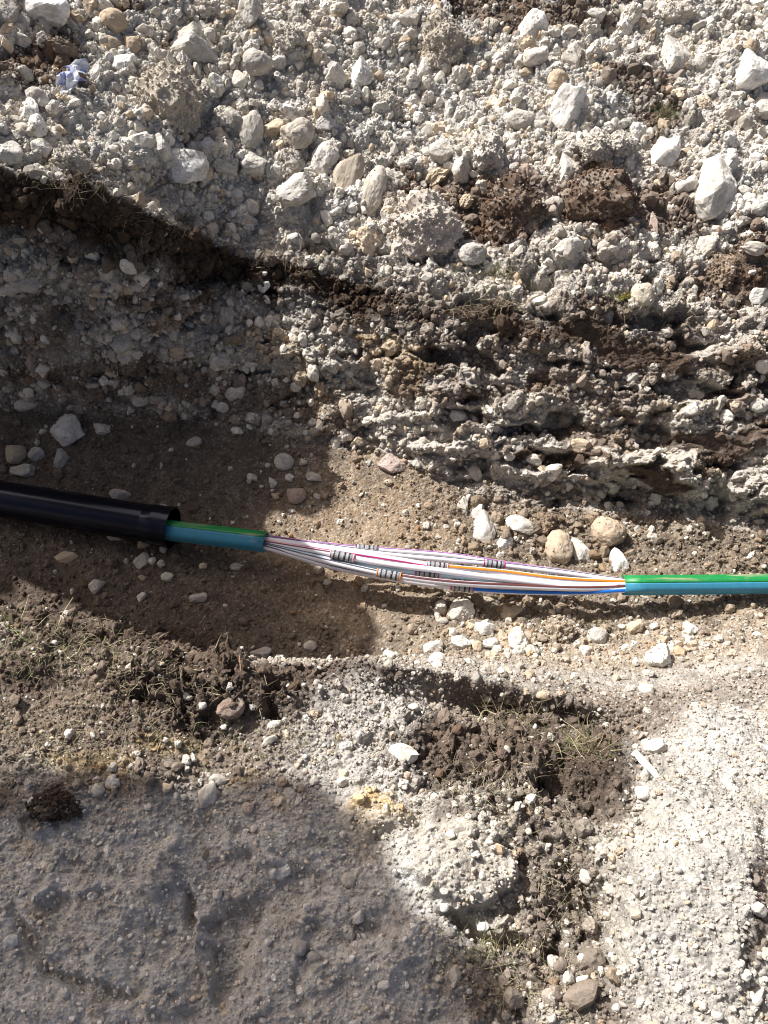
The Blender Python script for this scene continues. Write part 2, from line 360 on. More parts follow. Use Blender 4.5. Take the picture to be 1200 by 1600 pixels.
# near bank
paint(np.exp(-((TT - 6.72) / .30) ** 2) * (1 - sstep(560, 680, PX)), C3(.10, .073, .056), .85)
paint(np.exp(-((TT - 7.08 + .16 * n_b + .12 * n_a) / .12) ** 2) * sstep(330, 420, PX) * (1 - sstep(760, 960, PX)), C3(.46, .43, .38), .7)
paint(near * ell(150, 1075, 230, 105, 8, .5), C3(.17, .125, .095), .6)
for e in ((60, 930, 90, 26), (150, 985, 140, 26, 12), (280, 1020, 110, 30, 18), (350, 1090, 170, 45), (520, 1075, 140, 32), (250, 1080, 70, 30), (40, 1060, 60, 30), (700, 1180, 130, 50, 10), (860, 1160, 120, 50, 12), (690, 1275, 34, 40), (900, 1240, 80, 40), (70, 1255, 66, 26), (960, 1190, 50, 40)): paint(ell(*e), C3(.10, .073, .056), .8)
for e in ((860, 1330, 80, 110), (880, 1480, 80, 120), (790, 1530, 110, 60, -10), (930, 1580, 70, 60)): paint(ell(*e), C3(.20, .165, .135), .85)
for e in ((545, 1150, 80, 70, 0, .7), (610, 1110, 60, 36, 0, .7), (420, 1255, 260, 34), (560, 1210, 90, 40), (60, 1210, 50, 26)): paint(ell(*e), C3(.50, .475, .435), .7)
paint(slab, C3(.49, .45, .385), .9); paint(ell(1100, 1400, 120, 270, 5, .6), C3(.46, .44, .405), .9); paint(ell(1150, 1180, 130, 50, 0), CHALKW, .85)
paint(ell(1190, 1430, 22, 90, 0), BROWN, .7)
paint(ell(585, 1275, 34, 30, 30, .5), C3(.50, .37, .19), .9)
for e in ((600, 1290, 50, 46), (265, 1165, 60, 22, -10), (95, 1195, 50, 18), (435, 1252, 22, 14), (150, 1180, 50, 20), (40, 1310, 40, 16), (70, 1430, 14, 34, -20), (390, 1220, 30, 14)): paint(ell(*e), OCHRE, .30)
paint(slabish * sstep(.1, .5, fbm(BX, SS, .09, 3, 170)), C3(.47, .45, .415), .5); paint(slabish * sstep(.25, .6, fbm(BX, SS, .05, 3, 171)), C3(.33, .285, .235), .3)
colr *= (1 + .16 * n_b + .10 * n_a)[..., None].astype(np.float32)
colr = np.clip(colr, .012, .75)

def grid_mesh(name, X, Y, Z, cols, material):
    nv, nx = X.shape
    co = np.stack([X, Y, Z], -1).reshape(-1, 3).astype(np.float32)
    i = (np.arange(nv - 1)[:, None] * nx + np.arange(nx - 1)[None, :]).ravel()
    q = np.stack([i, i + 1, i + nx + 1, i + nx], -1).astype(np.int32)
    me = bpy.data.meshes.new(name)
    me.vertices.add(len(co)); me.vertices.foreach_set('co', co.ravel())
    me.loops.add(q.size); me.loops.foreach_set('vertex_index', q.ravel())
    me.polygons.add(len(q)); me.polygons.foreach_set('loop_start', np.arange(0, q.size, 4, dtype=np.int32))
    me.update(calc_edges=True)
    me.polygons.foreach_set('use_smooth', np.ones(len(q), bool))
    a = me.attributes.new('soil_colour', 'FLOAT_COLOR', 'POINT')
    a.data.foreach_set('color', np.concatenate([cols.reshape(-1, 3), np.ones((len(co), 1), np.float32)], 1).ravel())
    me.materials.append(material)
    ob = bpy.data.objects.new(name, me); COL.objects.link(ob); return ob
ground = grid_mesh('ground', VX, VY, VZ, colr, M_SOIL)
ground['kind'] = 'structure'; ground['label'] = 'chalky ground with a trench dug across it and its spoil bank'

# what the photograph shows of the ground at each pixel, for resting things on it
UX, UY, UZ = normals(VX.astype(np.float64), VY.astype(np.float64), VZ.astype(np.float64))
SMX, SMY, SMZ = normals(BX, BY, BZ)
GPX, GPY, GD = proj(VX.astype(np.float64), VY.astype(np.float64), VZ.astype(np.float64))
BIN = 4; BW, BH = 1600 // BIN, 2000 // BIN
bx_ = ((GPX + 200) // BIN).astype(int); by_ = ((GPY + 200) // BIN).astype(int)
inb = (bx_ >= 0) & (bx_ < BW) & (by_ >= 0) & (by_ < BH) & (TT > 2.2)
ids = np.nonzero(inb.ravel())[0]
order = ids[np.argsort(-GD.ravel()[ids])]
ZB = np.full(BW * BH, -1, np.int64); ZB[by_.ravel()[order] * BW + bx_.ravel()[order]] = order
ZB = ZB.reshape(BH, BW)
fX, fY, fZ, fD = VX.ravel(), VY.ravel(), VZ.ravel(), GD.ravel()
def hit(px, py):
    i, j = int((px + 200) // BIN), int((py + 200) // BIN)
    for r in range(0, 6):
        for a in range(-r, r + 1):
            for b in range(-r, r + 1):
                ii, jj = min(max(i + a, 0), BW - 1), min(max(j + b, 0), BH - 1)
                k = ZB[jj, ii]
                if k >= 0:
                    return Vector((fX[k], fY[k], fZ[k])), Vector((SMX.ravel()[k], SMY.ravel()[k], SMZ.ravel()[k])), fD[k], k
    return None

# ------------------------------------------------------------------ stones and clods
def ico(sub):
    bm = bmesh.new(); bmesh.ops.create_icosphere(bm, subdivisions=sub, radius=1)
    v = np.array([p.co[:] for p in bm.verts]); f = [[q.index for q in p.verts] for p in bm.faces]; bm.free()
    return v / np.linalg.norm(v, axis=1)[:, None], f
ICO = {s: ico(s) for s in (2, 3, 4)}
def rock_mesh(name, seed, sub, material, kind):
    v, f = ICO[sub]; r_ = np.random.default_rng(seed)
    if kind in ('angular', 'slab'):
        n = r_.normal(size=(13 if kind == 'angular' else 14, 3)); n /= np.linalg.norm(n, axis=1)[:, None]
        d = r_.uniform(.62, 1.0, len(n))
        if kind == 'slab': n = np.vstack([n, [[0, .08, 1], [.06, 0, -1]]]); d = np.append(d, [.62, .62])
        dots = v @ n.T
        rad = np.where(dots > .05, d / np.maximum(dots, .05), 9)
        k = 60.0; rad = -np.log(np.sum(np.exp(-k * rad), 1)) / k
        rad = np.minimum(rad, 1.25)
        na, nb = .075, .03
    elif kind == 'round':
        n = r_.normal(size=(9, 3)); n /= np.linalg.norm(n, axis=1)[:, None]; d = r_.uniform(.72, 1.05, 9)
        dots = v @ n.T; rad = np.where(dots > .05, d / np.maximum(dots, .05), 9); k = 22.0
        rad = np.minimum(-np.log(np.sum(np.exp(-k * rad), 1) + np.exp(-k * 1.02)) / k, 1.1); na, nb = .11, .03
    else:                                               # lumps of soil
        n = r_.normal(size=(10, 3)); n /= np.linalg.norm(n, axis=1)[:, None]; d = r_.uniform(.70, 1.05, 10)
        dots = v @ n.T; rad = np.where(dots > .05, d / np.maximum(dots, .05), 9); k = 12.0
        rad = np.minimum(-np.log(np.sum(np.exp(-k * rad), 1) + np.exp(-k * 1.05)) / k, 1.15); na, nb = .26, .05
    o = Vector(r_.uniform(-50, 50, 3)); P = np.empty_like(v)
    for i in range(len(v)):
        p = Vector(v[i]); q = p * 1.5 + o
        rr = rad[i] + na * mnoise.fractal(q, 1.0, 2.0, 3) + nb * mnoise.noise(p * 7 + o)
        if kind == 'clod':
            d1 = mnoise.voronoi(p * 2.3 + o)[0]; rr += .24 * (.35 - d1[0] * d1[0])
            rr += .13 * abs(mnoise.fractal(p * 3.2 + o, .8, 2.1, 3)) + .07 * mnoise.fractal(p * 7 + o, .7, 2.0, 2)
            if sub >= 4: rr += .05 * abs(mnoise.noise(p * 15 + o)) + .03 * mnoise.noise(p * 24 + o)
        elif sub >= 4:
            rr += .022 * mnoise.noise(p * 14 + o) + .03 * mnoise.ridged_multi_fractal(p * 2.5 + o, 1.0, 2.0, 3, 1.0, 2.0) - .03
        P[i] = v[i] * rr
    P -= P.mean(0); ext = np.abs(P).max(0); P /= ext
    me = bpy.data.meshes.new(name); me.from_pydata(P.tolist(), [], f); me.update()
    me.polygons.foreach_set('use_smooth', np.full(len(f), False, bool))
    me.materials.append(material); return me
ROCKS = {'angular': [rock_mesh('angular_stone', 100 + i, 4, M_STONE, 'angular') for i in range(12)],
         'slab': [rock_mesh('slab_stone', 200 + i, 4, M_STONE, 'slab') for i in range(5)],
         'round': [rock_mesh('round_stone', 300 + i, 4, M_STONE, 'round') for i in range(6)],
         'clod': [rock_mesh('soil_clod', 400 + i, 4, M_CLOD, 'clod') for i in range(6)]}
W_, P_, T_, G_, K_, B_ = (.60, .575, .525), (.52, .49, .44), (.46, .37, .27), (.42, .40, .37), (.43, .33, .28), (.115, .080, .058)
WW = (.74, .725, .69)
KEY = {'a': 'angular', 's': 'slab', 'r': 'round', 'c': 'clod'}
def place(px, py, w_, h_, rot, kind, col, sink=.30, thick=.75, rr=random):
    hpos, n, d, k = hit(px, py)
    n = Vector((n.x, n.y, n.z)); n = (n + Vector((0, 0, .4))).normalized()
    me = rr.choice(ROCKS[KEY[kind]])
    ob = bpy.data.objects.new('soil_clod' if kind == 'c' else 'stone', me); COL.objects.link(ob)
    view = Vector((0, CY, CZ)) - hpos; view.normalize()
    z = (n * .55 + view * .45).normalized()                      # lies on the slope, broad face up
    x = Vector((1, 0, 0)); y = z.cross(x).normalized(); x = y.cross(z).normalized()
    Rm = Matrix((x, y, z)).transposed().to_4x4() @ Matrix.Rotation(R(rot), 4, 'Z')
    sx, sy = w_ / 2 * d / F, h_ / 2 * d / F / max(.75, z.dot(view))
    sz = thick * min(sx, sy)
    ob.matrix_world = Matrix.Translation(hpos + n * sz * (1 - 2 * sink)) @ Rm @ Matrix.Diagonal((sx, sy, sz, 1))
    if kind == 'c' or rr.random() < .6: DUSTED.append((me, ob.matrix_world.copy(), col, kind, w_ * h_))
    j = rr.uniform(.93, 1.07); ob.color = (col[0] * j, col[1] * j, col[2] * j, 1)
    return ob
DUSTED = []
HERO = [
 # px, py, width, height, turn, kind, colour, label
 (72, 20, 76, 44, -8, 'a', WW, 'large white angular stone at the top edge near the corner of the spoil bank'),
 (10, 25, 40, 52, 0, 'a', G_, 'grey angular stone in the very top corner of the spoil bank'),
 (33, 38, 24, 44, -20, 's', P_, 'narrow grey stone wedged beside the large white stone in the top corner'),
 (34, 64, 30, 24, 10, 'a', P_, 'small pale stone below the narrow wedged stone in the top corner'),
 (8, 66, 30, 34, 0, 'a', G_, 'grey stone at the picture edge under the corner stones'),
 (162, 9, 36, 26, -6, 'a', WW, 'white stone cut off by the top edge above the tan rounded stone'),
 (136, 14, 20, 34, 8, 's', T_, 'slim tan stone standing between two white stones at the top edge'),
 (179, 39, 44, 34, 0, 'r', T_, 'rounded tan cobble below the white stone at the top edge'),
 (204, 72, 28, 28, 0, 'r', T_, 'small cream cobble beside the large clod of rubble'),
 (173, 76, 38, 30, 5, 'r', T_, 'rounded buff stone above the crumpled litter'),
 (190, 100, 44, 26, 35, 'a', WW, 'white splinter of stone leaning on the big chalk clod'),
 (150, 113, 20, 30, -25, 'a', WW, 'small white stone touching the crumpled blue and white litter'),
 (302, 82, 86, 62, -18, 'a', P_, 'large pale grey block with a shaded lower face, above the big clod'),
 (402, 100, 50, 38, 8, 'r', G_, 'rounded grey stone high on the spoil bank'),
 (46, 172, 30, 38, 12, 'a', WW, 'upright white stone above a smaller white one near the turf lip'),
 (60, 201, 34, 32, -25, 'a', WW, 'squarish white stone just under the upright white one'),
 (56, 148, 32, 22, 0, 'r', P_, 'flat rounded pale stone below the litter'),
 (66, 234, 38, 26, 0, 'a', W_, 'pale stone resting on the turf lip'),
 (12, 240, 44, 42, 0, 'a', W_, 'white lump at the picture edge just above the dark turf'),
 (268, 165, 128, 128, 0, 'c', (.45, .41, .345), 'biggest round clod of chalk rubble on the spoil bank'),
 (110, 255, 66, 44, 0, 'c', P_, 'crumbly pale clod sitting on the dark turf lip'),
 (280, 262, 88, 60, 12, 's', WW, 'broad flat white stone just above the shaded turf lip'),
 (348, 264, 38, 26, 5, 'a', P_, 'small pale stone to the side of the broad flat white stone'),
 (395, 258, 52, 40, 0, 'a', W_, 'pale angular stone between the broad flat stone and the long tan slab'),
 (392, 208, 42, 60, 0, 'r', P_, 'upright oval pale stone in the middle of the spoil bank'),
 (466, 214, 56, 48, 25, 'r', (.50, .455, .39), 'rounded buff cobble beside the smooth flake'),
 (365, 186, 30, 34, 0, 'a', P_, 'small pale block touching the big chalk clod'),
 (511, 198, 36, 24, 20, 's', (.52, .50, .49), 'smooth pinkish grey flake lying on the spoil bank'),
 (560, 118, 40, 48, -10, 'a', WW, 'white wedge-shaped stone high in the middle of the spoil bank'),
 (452, 252, 62, 44, 0, 'c', P_, 'small crumbly clod below the rounded buff cobble'),
 (505, 254, 42, 56, -22, 'r', W_, 'oval pale stone leaning against the long tan slab'),
 (543, 284, 46, 88, -14, 's', (.44, .38, .305), 'long tan slab of stone standing on its end'),
 (470, 302, 74, 50, 8, 'a', W_, 'wide white stone at the foot of the long tan slab'),
 (587, 300, 38, 76, -16, 'r', (.50, .455, .39), 'long pale cobble beside the tan slab, lower end tapering'),
 (392, 22, 42, 46, -20, 'a', W_, 'pale tilted stone cut near the top edge above the rounded grey stone'),
 (328, 12, 62, 34, 0, 'c', P_, 'crumbly clod at the top edge beside the tilted pale stone'),
 (455, 62, 58, 36, 0, 'c', P_, 'flattish crumbly clod high on the spoil bank'),
 (828, 50, 50, 58, -12, 'a', WW, 'white cube-like stone beside dark soil near the top edge'),
 (647, 31, 42, 26, 8, 'a', W_, 'small white stone near the top edge in the middle'),
 (893, 95, 36, 48, 6, 'a', P_, 'pale upright stone above the white pointed stone'),
 (886, 166, 64, 74, 0, 'a', WW, 'white pointed triangular stone in the upper spoil bank'),
 (808, 188, 50, 30, -4, 'r', P_, 'flat oval pale stone to the side of the white pointed stone'),
 (838, 93, 42, 32, -10, 'a', P_, 'pale stone tucked under the white cube-like stone'),
 (868, 130, 34, 32, 0, 'r', T_, 'small buff stone just above the white pointed stone'),
 (685, 240, 46, 42, -20, 'a', P_, 'angular pale stone next to the round chalk clod'),
 (760, 238, 68, 68, 0, 'c', (.55, .52, .47), 'round crumbly chalk clod in the middle of the spoil bank'),
 (918, 200, 20, 22, 0, 'a', WW, 'small bright white cube at the foot of the pointed stone'),
 (1048, 92, 50, 62, 10, 'a', W_, 'large white stone high in the outer part of the spoil bank'),
 (1168, 122, 68, 62, 0, 'a', WW, 'brightest white boulder at the outer edge of the spoil bank'),
 (1190, 172, 40, 44, 0, 'a', W_, 'white stone under the brightest boulder, cut by the picture edge'),
 (1036, 245, 46, 56, -12, 'a', WW, 'white stone with a split face above the brown clods'),
 (1108, 300, 72, 96, -28, 'a', W_, 'largest white slab, leaning beside the brown clods'),
 (884, 262, 30, 42, 6, 'a', W_, 'white chip of stone just above the brown clods'),
 (1074, 288, 36, 26, 0, 'a', W_, 'pale stone against the upper side of the largest white slab'),
 (1022, 352, 14, 44, 0, 's', K_, 'narrow reddish brown chip standing upright beside the brown clods'),
 (860, 326, 48, 30, 15, 'r', G_, 'grey rounded stone in the gap between two brown clods'),
 (884, 385, 50, 26, 4, 'a', W_, 'white flat stone below the gap between the brown clods'),
 (800, 335, 104, 112, 0, 'c', B_, 'brown earth clod nearer the middle of the spoil bank'),
 (936, 318, 124, 104, 0, 'c', B_, 'widest dark brown earth clod on the spoil bank'),
 (662, 360, 124, 112, 0, 'c', (.50, .45, .40), 'pinkish chalk clod beside the brown earth clod'),
 (738, 398, 46, 34, 0, 'r', G_, 'rounded grey stone under the pinkish chalk clod'),
 (932, 232, 66, 56, 0, 'c', P_, 'crumbly chalk clod under the small white cube'),
 (1130, 425, 62, 56, 0, 'c', (.25, .19, .14), 'tan earth clod at the top of the wall near the outer edge'),
 (968, 228, 56, 44, 0, 'c', P_, 'small pale clod beside the split-faced white stone'),
 (1000, 462, 36, 38, 20, 'r', (.55, .50, .40), 'cream stone beside yellow moss at the top of the wall'),
 (930, 26, 36, 24, -10, 'a', W_, 'small white stone in the dark soil at the top edge'),
 (1060, 20, 60, 34, 0, 'c', P_, 'crumbly clod near the top edge beyond the dark soil'),
 (600, 170, 60, 50, 0, 'c', P_, 'loose crumbly clod in the middle under the white wedge'),
 (690, 70, 74, 90, 10, 'c', (.44, .40, .34), 'tall rough clod of rubble near the top edge in the middle'),
 (1186, 460, 32, 28, 10, 'a', WW, 'white stone at the wall top by the picture edge'),
 (718, 650, 28, 24, 15, 'a', WW, 'white stone in the middle of the lit wall'),
 (1036, 610, 26, 18, -20, 'a', W_, 'pale chip stuck in the lit wall below the dark smear'),
 (1080, 640, 28, 20, 10, 'a', W_, 'pale stone stuck in the lit wall above the lower dark smear'),
 (985, 590, 24, 20, 0, 'a', W_, 'small pale stone in the wall under the wide dark smear'),
 (1185, 632, 30, 24, 0, 'r', W_, 'rounded white stone in the wall at the picture edge'),
 (415, 448, 22, 20, -20, 'a', WW, 'white chip in the turf at the end of the wall shade'),
 (192, 532, 46, 46, 30, 'a', G_, 'wedge of grey stone set in the shaded wall'),
 (45, 440, 56, 34, 0, 'a', G_, 'grey lump in the shaded wall under the turf'),
 (20, 452, 60, 18, 15, 's', P_, 'pale flat stone sticking out of the shaded wall at the picture edge'),
 (107, 677, 56, 54, -30, 's', (.58, .565, .54), 'largest pale stone on the shaded trench floor above the black pipe'),
 (160, 671, 30, 20, 10, 'a', P_, 'pale stone next to the largest one on the shaded floor'),
 (56, 709, 28, 24, 0, 'a', P_, 'small square stone above the pipe on the shaded floor'),
 (42, 736, 46, 24, -6, 'a', P_, 'flat pale stone lying against the black pipe'),
 (93, 718, 24, 32, -15, 'a', G_, 'narrow grey stone below the largest pale stone'),
 (25, 708, 36, 34, 0, 'r', T_, 'brownish rounded stone near the picture edge above the pipe'),
 (40, 630, 38, 20, 8, 'r', G_, 'oval grey stone at the foot of the shaded wall'),
 (222, 627, 30, 18, 15, 'r', G_, 'small oval stone at the foot of the shaded wall further along'),
 (345, 636, 22, 18, 0, 'a', P_, 'pale chip at the foot of the shaded wall'),
 (446, 720, 32, 28, 0, 'r', G_, 'round grey pebble in the shaded middle of the floor'),
 (488, 745, 26, 18, 5, 'a', P_, 'pinkish pale stone at the shade edge on the floor'),
 (425, 752, 14, 20, 20, 'a', P_, 'thin pale chip on the shaded floor beside the round grey pebble'),
 (461, 774, 34, 28, 0, 'r', K_, 'smooth brown stone half sunk in the shaded floor'),
 (395, 744, 18, 14, 0, 'a', P_, 'tiny pale stone on the shaded floor left of the round pebble'),
 (300, 688, 26, 18, 0, 'a', G_, 'small grey stone on the shaded floor in the midst of gravel'),
 (190, 772, 34, 20, 10, 'a', G_, 'grey stone close above the black pipe'),
 (248, 792, 24, 16, 0, 'a', P_, 'pale stone touching the rim of the black pipe'),
 (611, 724, 50, 34, -6, 's', (.47, .38, .34), 'pinkish brown stone at the foot of the wall where the sunlight begins'),
 (758, 830, 40, 64, -14, 'a', W_, 'tall white stone above the spliced tubes'),
 (812, 823, 54, 34, -8, 'a', W_, 'wide white stone beside the tall white stone above the tubes'),
 (787, 848, 28, 28, 0, 'a', WW, 'small white stone between the tall and wide white stones'),
 (725, 788, 20, 32, 10, 'a', P_, 'pale chip at the foot of the lit wall above the tubes'),
 (744, 800, 22, 30, -10, 'a', P_, 'narrow pale stone just above the tall white stone'),
 (875, 856, 44, 56, 6, 'r', T_, 'tan rounded stone between two white stones above the tubes'),
 (906, 860, 30, 48, 8, 'a', W_, 'whitish rough stone beside the tan rounded stone'),
 (951, 832, 56, 54, 10, 'r', (.45, .355, .26), 'large tan boulder above the end of the green sheath'),
 (965, 878, 30, 46, -8, 'a', WW, 'white stone touching the end of the green sheath'),
 (850, 818, 40, 36, 0, 'c', (.24, .18, .13), 'brown earth lump beside the wide white stone'),
 (718, 957, 48, 42, 8, 'a', P_, 'broad pale stone just below the spliced tubes'),
 (756, 982, 34, 26, 20, 'a', WW, 'white stone beside the broad pale one below the tubes'),
 (718, 1004, 36, 26, -25, 'a', WW, 'white tilted stone in the cluster below the tubes'),
 (678, 1014, 34, 26, 0, 'a', P_, 'pale stone at the near end of the cluster below the tubes'),
 (686, 960, 12, 28, 6, 'a', P_, 'thin upright chip beside the broad pale stone'),
 (766, 1006, 26, 18, 0, 'r', WW, 'small white rounded stone in the cluster below the tubes'),
 (790, 1008, 20, 54, 4, 's', T_, 'long tan stone standing in the cluster below the tubes'),
 (817, 997, 34, 24, 5, 'r', T_, 'tan flat stone beside the long tan stone'),
 (742, 936, 56, 16, -6, 's', (.46, .40, .31), 'flat tan shard poking out from under the tubes'),
 (796, 958, 44, 26, 20, 'a', T_, 'tan stone in the shade edge under the tubes'),
 (745, 1010, 18, 18, 0, 'r', T_, 'small brown pebble in the cluster below the tubes'),
 (995, 980, 28, 24, 0, 'a', (.52, .43, .31), 'cream stone alone below the blue sheath'),
 (1076, 983, 26, 18, -20, 'a', WW, 'small white chip below the blue sheath'),
 (1033, 1031, 48, 40, -10, 'a', WW, 'bright white stone alone on the gravel slope'),
 (1010, 1076, 26, 18, 0, 'r', W_, 'pale pebble on the gravel below the bright white stone'),
 (934, 992, 32, 26, 0, 'r', G_, 'dull grey stone beside a grass wisp below the sheath'),
 (870, 985, 60, 46, 0, 'c', (.32, .26, .20), 'tan earth clod in the middle below the tubes'),
 (824, 1058, 18, 20, 0, 'r', T_, 'brown pebble at the edge of the near shadow'),
 (848, 1084, 26, 16, 0, 'r', T_, 'tan pebble inside the near shadow'),
 (356, 1106, 48, 40, 0, 'a', (.24, .17, .14), 'reddish brown stone sitting alone on the near bank'),
 (408, 1020, 38, 20, 5, 'a', P_, 'pale flat stone on the near rim of the trench'),
 (487, 1010, 22, 18, 0, 'r', P_, 'small pale lump on the rim beside the flat stone'),
 (605, 1020, 20, 14, 0, 'r', W_, 'white pebble on the near rim in the middle'),
 (324, 1240, 32, 42, 10, 'a', W_, 'pale block on the trodden ground at the shadow edge'),
 (341, 1216, 30, 18, -10, 'r', P_, 'small pale stone above the pale block'),
 (388, 1262, 20, 18, 0, 'r', (.52, .42, .33), 'pinkish pebble beside the pale block'),
 (152, 1234, 22, 22, 0, 'r', P_, 'round pale pebble alone on the trodden ground'),
 (222, 878, 26, 26, 20, 's', G_, 'flat grey stone on the shaded floor below the black pipe'),
 (371, 886, 26, 14, 5, 's', P_, 'pale flat pebble on the shaded floor below the blue sheath'),
 (180, 836, 30, 14, 4, 'r', G_, 'oval stone tucked under the black pipe'),
 (310, 932, 30, 18, 0, 'a', G_, 'dull flat stone on the shaded floor near the rim'),
 (260, 900, 22, 18, 0, 'a', P_, 'pale chip on the shaded floor below the pipe mouth'),
 (100, 868, 40, 20, 0, 'a', T_, 'brownish stone on the shaded floor below the pipe'),
 (220, 850, 22, 22, 0, 'a', T_, 'tan stone just under the pipe mouth'),
 (258, 858, 14, 16, 0, 'a', G_, 'tiny grey stone just under the rim of the pipe'),
 (930, 1500, 30, 28, 15, 'a', WW, 'white stone alone on brown soil near the bottom'),
 (693, 1416, 18, 16, 0, 'r', WW, 'white pebble at the lower edge of the chalk slab'),
 (752, 1450, 20, 14, 10, 'r', WW, 'white pebble beside the tuft below the chalk slab'),
 (85, 1256, 86, 44, 0, 'c', (.06, .042, .032), 'dark brown clod in the shade of the trodden ground'),
 (1002, 1238, 26, 22, 0, 'r', WW, 'pair-like rounded white stone below the white splinter'),
 (1020, 1170, 40, 26, 25, 'a', W_, 'pale stone above the white splinter on the near bank'),
 (1135, 1220, 22, 18, 0, 'r', W_, 'small white pebble on the pale mound'),
 (545, 1372, 26, 24, 0, 'r', P_, 'pale lump at the shadow edge beside the chalk slab'),
 (470, 1480, 24, 24, 0, 'r', G_, 'rounded lump in the shaded trodden ground'),
 (490, 1495, 24, 18, 0, 'r', G_, 'flat lump next to the rounded one in the shaded ground'),
]
for i, (px, py, w_, h_, rot, kind, col, lab) in enumerate(HERO):
    rr = random.Random(500 + i)
    ob = place(px, py, w_, h_, rot, kind, col, sink=.46 if kind == 'c' else (.30 if kind == 's' else .36), thick=.85 if kind == 'c' else (.5 if kind == 's' else .8), rr=rr)
    ob['label'] = lab; ob['category'] = 'clod' if kind == 'c' else 'stone'
# smaller stones, each beside a stone or clod that is easy to find
ANCHOR = {'large white angular stone at the top': 'large white stone in the top corner', 'rounded tan cobble': 'rounded tan cobble near the top edge', 'large pale grey block': 'large pale grey block',
 'rounded grey stone high': 'rounded grey stone high on the spoil', 'upright white stone above': 'upright white stone near the turf lip', 'biggest round clod': 'biggest round clod', 'broad flat white stone': 'broad flat white stone',
 'upright oval pale': 'upright oval pale stone', 'rounded buff cobble': 'rounded buff cobble', 'white wedge-shaped': 'white wedge-shaped stone', 'long tan slab of': 'long tan slab standing on end', 'wide white stone at the foot': 'wide white stone under the tan slab',
 'long pale cobble': 'long pale cobble', 'white cube-like': 'white cube-like stone', 'small white stone near the top edge': 'white stone at the middle top edge', 'white pointed triangular': 'white pointed triangular stone',
 'flat oval pale': 'flat oval pale stone', 'angular pale stone next': 'angular pale stone by the round clod', 'round crumbly chalk clod': 'round crumbly chalk clod', 'large white stone high': 'large white stone high on the outer spoil',
 'brightest white boulder': 'brightest white boulder', 'white stone with a split': 'split-faced white stone', 'largest white slab': 'largest white leaning slab', 'brown earth clod nearer': 'brown earth clod nearer the middle', 'widest dark brown': 'widest dark brown clod',
 'pinkish chalk clod': 'pinkish chalk clod', 'tan earth clod at the top': 'tan earth clod at the wall top', 'cream stone beside yellow': 'cream stone by the yellow moss', 'tall rough clod': 'tall rough clod near the top edge', 'white stone in the middle of': 'white stone in the lit wall',
 'pale chip stuck': 'pale chip stuck in the lit wall', 'rounded white stone in the wall': 'rounded white stone at the wall edge', 'white chip in the turf': 'white chip in the turf', 'wedge of grey': 'grey wedge in the shaded wall', 'largest pale stone on': 'largest stone on the shaded floor',
 'round grey pebble': 'round grey pebble on the shaded floor', 'smooth brown stone': 'smooth brown sunken stone', 'pinkish brown stone': 'pinkish brown stone at the wall foot', 'tall white stone above the spliced': 'tall white stone above the tubes', 'large tan boulder': 'large tan boulder by the sheath',
 'broad pale stone just': 'broad pale stone below the tubes', 'cream stone alone': 'cream stone below the blue sheath', 'bright white stone alone': 'bright white stone on the gravel slope', 'tan earth clod in the middle': 'tan clod below the tubes', 'reddish brown stone': 'reddish brown stone on the near bank',
 'pale block on': 'pale block at the shadow edge', 'flat grey stone on': 'flat grey stone below the black pipe', 'white stone alone on brown': 'white stone near the bottom', 'white pebble at the lower': 'white pebble by the chalk slab', 'pair-like': 'rounded white stone below the splinter', 'tan pebble inside': 'tan pebble in the near shadow'}
rr = random.Random(77); taken = [(q[0], q[1], max(q[2], q[3])) for q in HERO]
for q in HERO:
    nm = next((v for k, v in ANCHOR.items() if q[7].startswith(k)), None)
    if not nm: continue
    for word, ux, uy in (('just above', 0, -1), ('just below', 0, 1), ('just left of', -1, 0), ('just right of', 1, 0)):
        sz = rr.uniform(11, 24) if q[1] < 420 else rr.uniform(9, 16)
        px = q[0] + ux * (q[2] * .5 + sz * .75 + 3) + uy * rr.uniform(-6, 6); py = q[1] + uy * (q[3] * .5 + sz * .7 + 3) + ux * rr.uniform(-6, 6)
        if not (6 < px < 1194 and 6 < py < 1594): continue
        if 730 < py < 960 and abs(py - (795 + .115 * px)) < 48: continue
        if any(abs(px - t[0]) < t[2] * .5 + sz * .45 and abs(py - t[1]) < t[2] * .5 + sz * .45 for t in taken if t[:2] != q[:2]): continue
        taken.append((px, py, sz))
        col, cn = rr.choice(((W_, 'white'), (P_, 'pale'), (P_, 'pale'), (T_, 'tan'), (G_, 'grey')))
        ob = place(px, py, sz, sz * rr.uniform(.65, 1.05), rr.uniform(-60, 60), rr.choice('aaars'), col, sink=.34, rr=rr)
        ob['label'] = 'small ' + cn + ' stone ' + word + ' the ' + nm; ob['category'] = 'stone'

